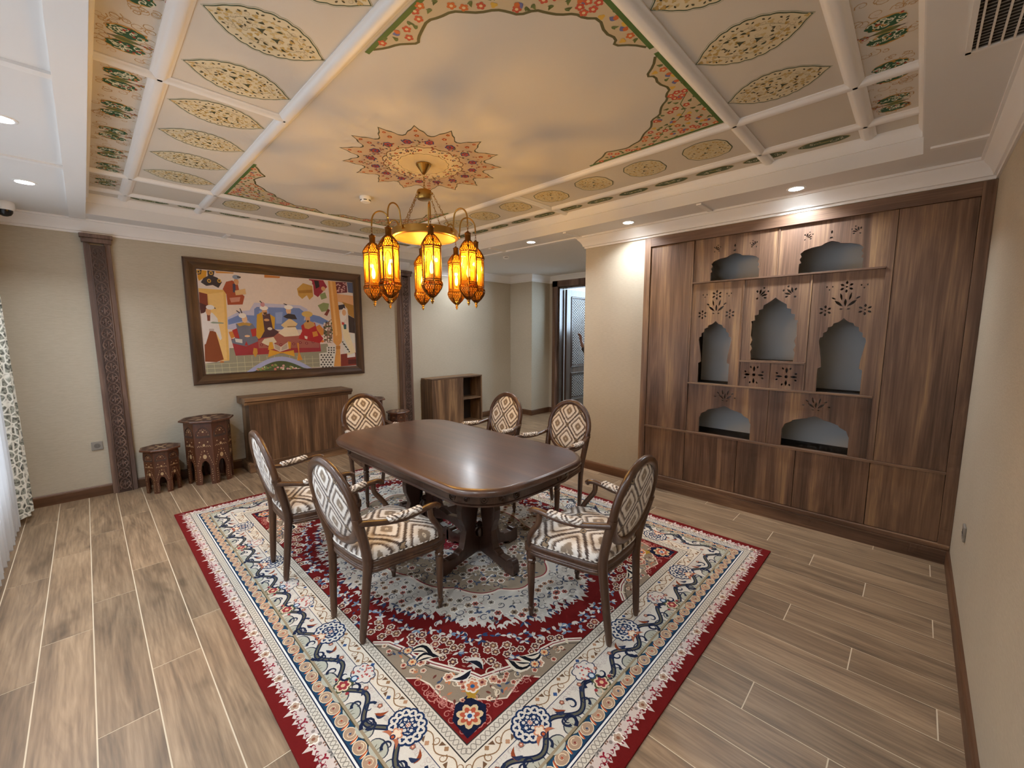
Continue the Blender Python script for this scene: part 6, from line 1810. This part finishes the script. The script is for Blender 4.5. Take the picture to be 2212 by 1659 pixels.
dc = thing('dome_camera', 'white dome security camera with a black lens under the left soffit', 'camera', (-.365, 5.46, ZS))
MB().lathe([(.055, 0), (.06, -.01), (.06, -.055), (.05, -.068)], 24).build('housing', M['white_gloss'], dc, smooth=40)
MB().lathe([(.048, -.062), (.046, -.085), (.034, -.106), (.015, -.116), (.002, -.118)], 24).build('lens_dome', M['black'], dc, smooth=60)

vg = thing('air_grille', 'white ceiling air grille with dark slots at the upper right edge', 'air vent', (1.9, -.13, ZS))
g0, g1, h0, h1 = 1.35, 2.505, -.262, -.040
MB().box(g0, h0, ZS - .010, g1, h0 + .016, ZS).box(g0, h1 - .016, ZS - .010, g1, h1, ZS).box(g0, h0, ZS - .010, g0 + .016, h1, ZS).box(g1 - .016, h0, ZS - .010, g1, h1, ZS).build('grille_frame', M['white_gloss'], vg, world=True)
MB().box(g0 + .016, h0 + .016, ZS - .002, g1 - .016, h1 - .016, ZS - .0005).build('duct', M['black'], vg, world=True)
for k in range(6):
    y = h0 + .034 + k * .031
    MB().box(g0 + .016, y, ZS - .010, g1 - .016, y + .006, ZS - .002).build('slat', M['white'], vg, world=True)
for k in range(50):
    x = g0 + .03 + k * .0225
    MB().box(x, h0 + .016, ZS - .006, x + .002, h1 - .016, ZS - .003).build('cross_slat', M['socket'], vg, world=True)

def socket(loc, rz, label):
    s = thing('wall_socket', label, 'socket', loc, rz)
    MB().box(-.042, -.011, -.042, .042, -.0005, .042).build('cover_plate', M['socket'], s, bevel=.004)
    mb = MB(); rr = []
    for r, y in ((.024, -.0112), (.022, -.0118), (.020, -.008), (.001, -.0078)):
        rr.append([(r * math.cos(2 * PI * i / 20), y, r * math.sin(2 * PI * i / 20)) for i in range(20)])
    mb.rings(rr).build('socket_face', plain('socket_face_grey', '6f6b66', .5), s, smooth=40)
    for q in (-.0095, .0095): MB().lathe([(.003, 0), (.003, .001)], 8).build('pin_hole', M['black'], s).location = (q, -.0125, 0)
    return s
socket((-.005, YB, .51), 0, 'grey wall socket beside the left carved pilaster')
socket((3.34, YF, .50), PI, 'grey wall socket low on the right-hand wall')

# ------------------------------------------------------------------ curtains
def drape(name, label, x, y0, y1, z0, z1, amp, wl, mat, flare=0.0, ny=None, seed=0, part='cloth'):
    rnd = random.Random(seed)
    t = thing(name, label, 'curtain', (x, (y0 + y1) / 2, 0))
    ny = ny or int((y1 - y0) / wl * 12); nz = 24; vv, ff = [], []
    for i in range(ny + 1):
        u = i / ny
        for j in range(nz + 1):
            w = j / nz; z = z0 + (z1 - z0) * w
            y = y0 + (y1 - y0) * u
            ph = 2 * PI * y / wl
            k = amp * (1 + flare * (1 - w))
            vv.append((x + k * math.sin(ph + .25 * math.sin(3 * w + y * 5)) + .25 * k * math.sin(2.3 * ph + 1), y + .15 * k * math.cos(ph), z + (.012 * math.sin(ph + 1) if j == 0 else 0)))
    for i in range(ny):
        for j in range(nz):
            a = i * (nz + 1) + j; ff.append((a, a + nz + 1, a + nz + 2, a + 1))
    mb = MB().add(vv, ff)
    o = mb.build(part, mat, t, smooth=80, world=True, recalc=False)
    uv = o.data.uv_layers.new(name='UVMap'); 
    cu = [(i / ny, j / nz) for i in range(ny + 1) for j in range(nz + 1)]
    for lp_ in o.data.loops:
        i, j = divmod(lp_.vertex_index, nz + 1); uv.data[lp_.index].uv = (i / ny * (y1 - y0) * 1.5, j / nz * (z1 - z0))
    MB().box(x - .012, y0, z1 - .004, x + .012, y1, z1 + .02).build('heading_tape', mat, t, world=True)
    return t
drape('patterned_drape', 'grey and white ikat patterned drape hanging in the left corner', -.50, 5.30, 5.72, .055, 2.63, .035, .13, M['drape'], .25, 60, 1)
drape('sheer_curtain', 'pleated white sheer curtain along the window at the left edge', -.535, .55, 5.24, .035, 2.63, .022, .105, M['sheer'], .3, 480, 2)
ct = thing('curtain_track', 'white curtain track under the left soffit', 'curtain track', (-.52, 3.1, 2.655))
MB().box(-.57, .5, 2.652, -.46, 5.74, 2.672).build('rail', M['white_gloss'], ct, world=True)
for yy in (.8, 2.2, 3.6, 5.0): MB().box(-.53, yy, 2.672, -.50, yy + .03, ZS).build('bracket', M['white_gloss'], ct, world=True)

# ------------------------------------------------------------------ entrance door
dr = tag(empty('door_1', (XD + .08, OY1, 0)), 'dark panelled entrance door standing open at the end of the hall', kind='structure')
jw = .13
MB().box(XD - .03, OY1, 0, XD, OY1 + jw, OZ + jw).build('architrave', M['pillar'], dr, bevel=.006, world=True)
MB().box(XD - .03, OY0 - jw, 0, XD, OY0, OZ + jw).build('architrave', M['pillar'], dr, bevel=.006, world=True)
MB().box(XD - .03, OY0 - jw, OZ, XD, OY1 + jw, OZ + jw).build('architrave', M['pillar'], dr, bevel=.006, world=True)
MB().box(XD - .001, OY1 - .035, 0, XD + .151, OY1, OZ).box(XD - .001, OY0, 0, XD + .151, OY0 + .035, OZ).box(XD - .001, OY0, OZ - .035, XD + .151, OY1, OZ).build('jamb', M['door_wood'], dr, bevel=.003, world=True)
cvb = MB(); z = .12
while z < 2.30:
    yy = OY1 + jw * .62
    for s in (-1, 1): cvb.tube([(XD - .031, yy, z), (XD - .033, yy + s * .022, z + .02), (XD - .031, yy, z + .04)], .004, 4)
    cvb.tube([(XD - .032, yy - .03, z), (XD - .032, yy + .03, z)], .004, 4)
    z += .04
cvb.build('carved_strip', plain('carved_strip_wood', '7d5a3a', .6), dr, world=True, kind='stuff')
leaf = MB(); LY, LX0, LX1, LZ1 = 5.055, XD + .16, XD + 1.06, 2.475
PAN = [(.93, 2.335), (.255, .80)]
xs0, xs1 = LX0 + .155, LX1 - .155
leaf.box(LX0, LY, .012, xs0, LY + .05, LZ1).box(xs1, LY, .012, LX1, LY + .05, LZ1)
for a, c in ((.012, .255), (.80, .93), (2.335, LZ1)): leaf.box(xs0, LY, a, xs1, LY + .05, c)
lf = leaf.build('leaf_frame', M['door_wood'], dr, bevel=.002, world=True)
for a, c in PAN:
    MB().box(xs0, LY + .02, a, xs1, LY + .03, c).build('panel', M['door_wood'], dr, world=True)
    m = MB()
    for q, rad in ((0, .016), (.028, .009)):
        p = [(xs0 + q, LY - .002, a + q), (xs1 - q, LY - .002, a + q), (xs1 - q, LY - .002, c - q), (xs0 + q, LY - .002, c - q)]
        for i in range(4): m.tube([p[i], p[(i + 1) % 4]], rad, 6)
    m.build('panel_moulding', M['door_wood'], dr, smooth=40, world=True)
    lat = MB(); w_ = xs1 - xs0 - .09; x_ = xs0 + .045; st = w_ / 3
    zz = a + .05; rows = int((c - a - .1) / (st * .62)); hz = (c - a - .1) / rows
    for r in range(rows):
        for k in range(3):
            A = (x_ + k * st, zz + r * hz)
            for (p, q) in (((0, 0), (1, 1)), ((1, 0), (0, 1)), ((.5, 0), (1, .5)), ((.5, 0), (0, .5)), ((.5, 1), (1, .5)), ((.5, 1), (0, .5))):
                lat.tube([(A[0] + p[0] * st, LY + .014, A[1] + p[1] * hz), (A[0] + q[0] * st, LY + .014, A[1] + q[1] * hz)], .0055, 4)
    lat.build('lattice', plain('lattice_wood', '9a938e', .4), dr, world=True, kind='stuff')
MB().tube([(LX1 - .07, LY - .002, 1.02), (LX1 - .07, LY - .05, 1.02), (LX1 - .19, LY - .05, 1.02)], .010, 8).build('handle', M['steel'], dr, smooth=60, world=True)

# ------------------------------------------------------------------ person half hidden by the pier
def skinned(name, verts, edges, mat, parent, root=0, sub=2):
    me = bpy.data.meshes.new(name)
    me.from_pydata([v[:3] for v in verts], edges, [])
    o = bpy.data.objects.new(name, me); link(o, parent)
    sk = o.modifiers.new('skin', 'SKIN'); sk.use_smooth_shade = True
    for i, v in enumerate(verts):
        o.data.skin_vertices[0].data[i].radius = (v[3], v[4] if len(v) > 4 else v[3])
        o.data.skin_vertices[0].data[i].use_root = (i == root)
    ss = o.modifiers.new('subsurf', 'SUBSURF'); ss.levels = sub; ss.render_levels = sub
    me.materials.append(mat)
    return o
pr = thing('person', 'person in dark clothes beside the open door, only a raised hand showing past the pier', 'person', (7.03, 4.50, 0))
# local frame: faces -x towards the dining room; y positive is left in the picture
V = [(0, 0, .95, .14, .11), (0, 0, 1.15, .13, .10), (0, 0, 1.36, .16, .10), (0, 0, 1.47, .06), (-.01, 0, 1.54, .055), (-.02, 0, 1.62, .085, .095), (-.02, 0, 1.71, .075, .09),
     (0, -.18, 1.41, .055), (.02, -.22, 1.14, .043), (-.06, -.21, .92, .034), (-.08, -.21, .83, .03),
     (0, .17, 1.41, .055), (-.05, .20, 1.17, .045), (-.13, .26, 1.36, .036), (-.16, .285, 1.48, .026), (-.165, .295, 1.535, .034, .016),
     (0, -.09, .90, .085), (-.01, -.10, .50, .06), (.0, -.10, .10, .042), (-.08, -.10, .03, .035, .03), (-.16, -.10, .025, .03, .02),
     (0, .09, .90, .085), (-.01, .10, .50, .06), (.0, .10, .10, .042), (-.08, .10, .03, .035, .03), (-.16, .10, .025, .03, .02)]
E_ = [(0, 1), (1, 2), (2, 3), (3, 4), (4, 5), (5, 6), (2, 7), (7, 8), (8, 9), (9, 10), (2, 11), (11, 12), (12, 13), (13, 14), (14, 15), (0, 16), (16, 17), (17, 18), (18, 19), (19, 20), (0, 21), (21, 22), (22, 23), (23, 24), (24, 25)]
for i, (dy, l) in enumerate(((-.022, .05), (-.008, .06), (.008, .062), (.022, .056))):
    b0 = len(V)
    V += [(-.17, .297 + dy, 1.565, .0095), (-.185, .30 + dy * 1.1, 1.565 + l * .5, .0085), (-.215, .302 + dy * 1.1, 1.565 + l * .75, .0075)]
    E_ += [(15, b0), (b0, b0 + 1), (b0 + 1, b0 + 2)]
b0 = len(V); V += [(-.175, .262, 1.53, .010), (-.195, .25, 1.555, .009)]; E_ += [(15, b0), (b0, b0 + 1)]
skinned('body', V, E_, M['skin'], pr)
g = lambda i, k: V[i][:3] + (V[i][3] + k, (V[i][4] if len(V[i]) > 4 else V[i][3]) + k)
idx = [0, 1, 2, 7, 8, 9, 11, 12, 13]
skinned('shirt', [g(i, .018) for i in idx], [(0, 1), (1, 2), (2, 3), (3, 4), (4, 5), (2, 6), (6, 7), (7, 8)], M['shirt'], pr)
idx = [0, 16, 17, 18, 21, 22, 23]
skinned('trousers', [g(i, .018) for i in idx], [(0, 1), (1, 2), (2, 3), (0, 4), (4, 5), (5, 6)], plain('trouser_cloth', '23222a', .85), pr)
hair = MB(); rr = []
for k in range(9):
    t = k / 8 * PI * .62; r = .105 * math.sin(t) + .002
    rr.append([(-.005 + r * math.cos(2 * PI * i / 16), r * .92 * math.sin(2 * PI * i / 16), 1.68 + .125 * math.cos(t)) for i in range(16)])
hair.rings(rr).build('hair', M['black'], pr, smooth=60)
fc = MB()
for s in (-1, 1): fc.lathe([(.001, -.006), (.008, 0), (.001, .006)], 8, (-.108, s * .032, 1.665))
fc.tube([(-.10, 0, 1.675), (-.128, 0, 1.635), (-.105, 0, 1.628)], [.007, .011, .006], 6)
fc.tube([(-.10, -.022, 1.597), (-.108, 0, 1.595), (-.10, .022, 1.597)], .005, 5)
fc.build('face_features', plain('face_dark', '5e3527', .6), pr, smooth=60)
for s in (-1, 1): MB().tube([(-.0, s * .088, 1.685), (.012, s * .098, 1.66), (-.004, s * .09, 1.635)], .012, 6).build('ear', M['skin'], pr, smooth=60)
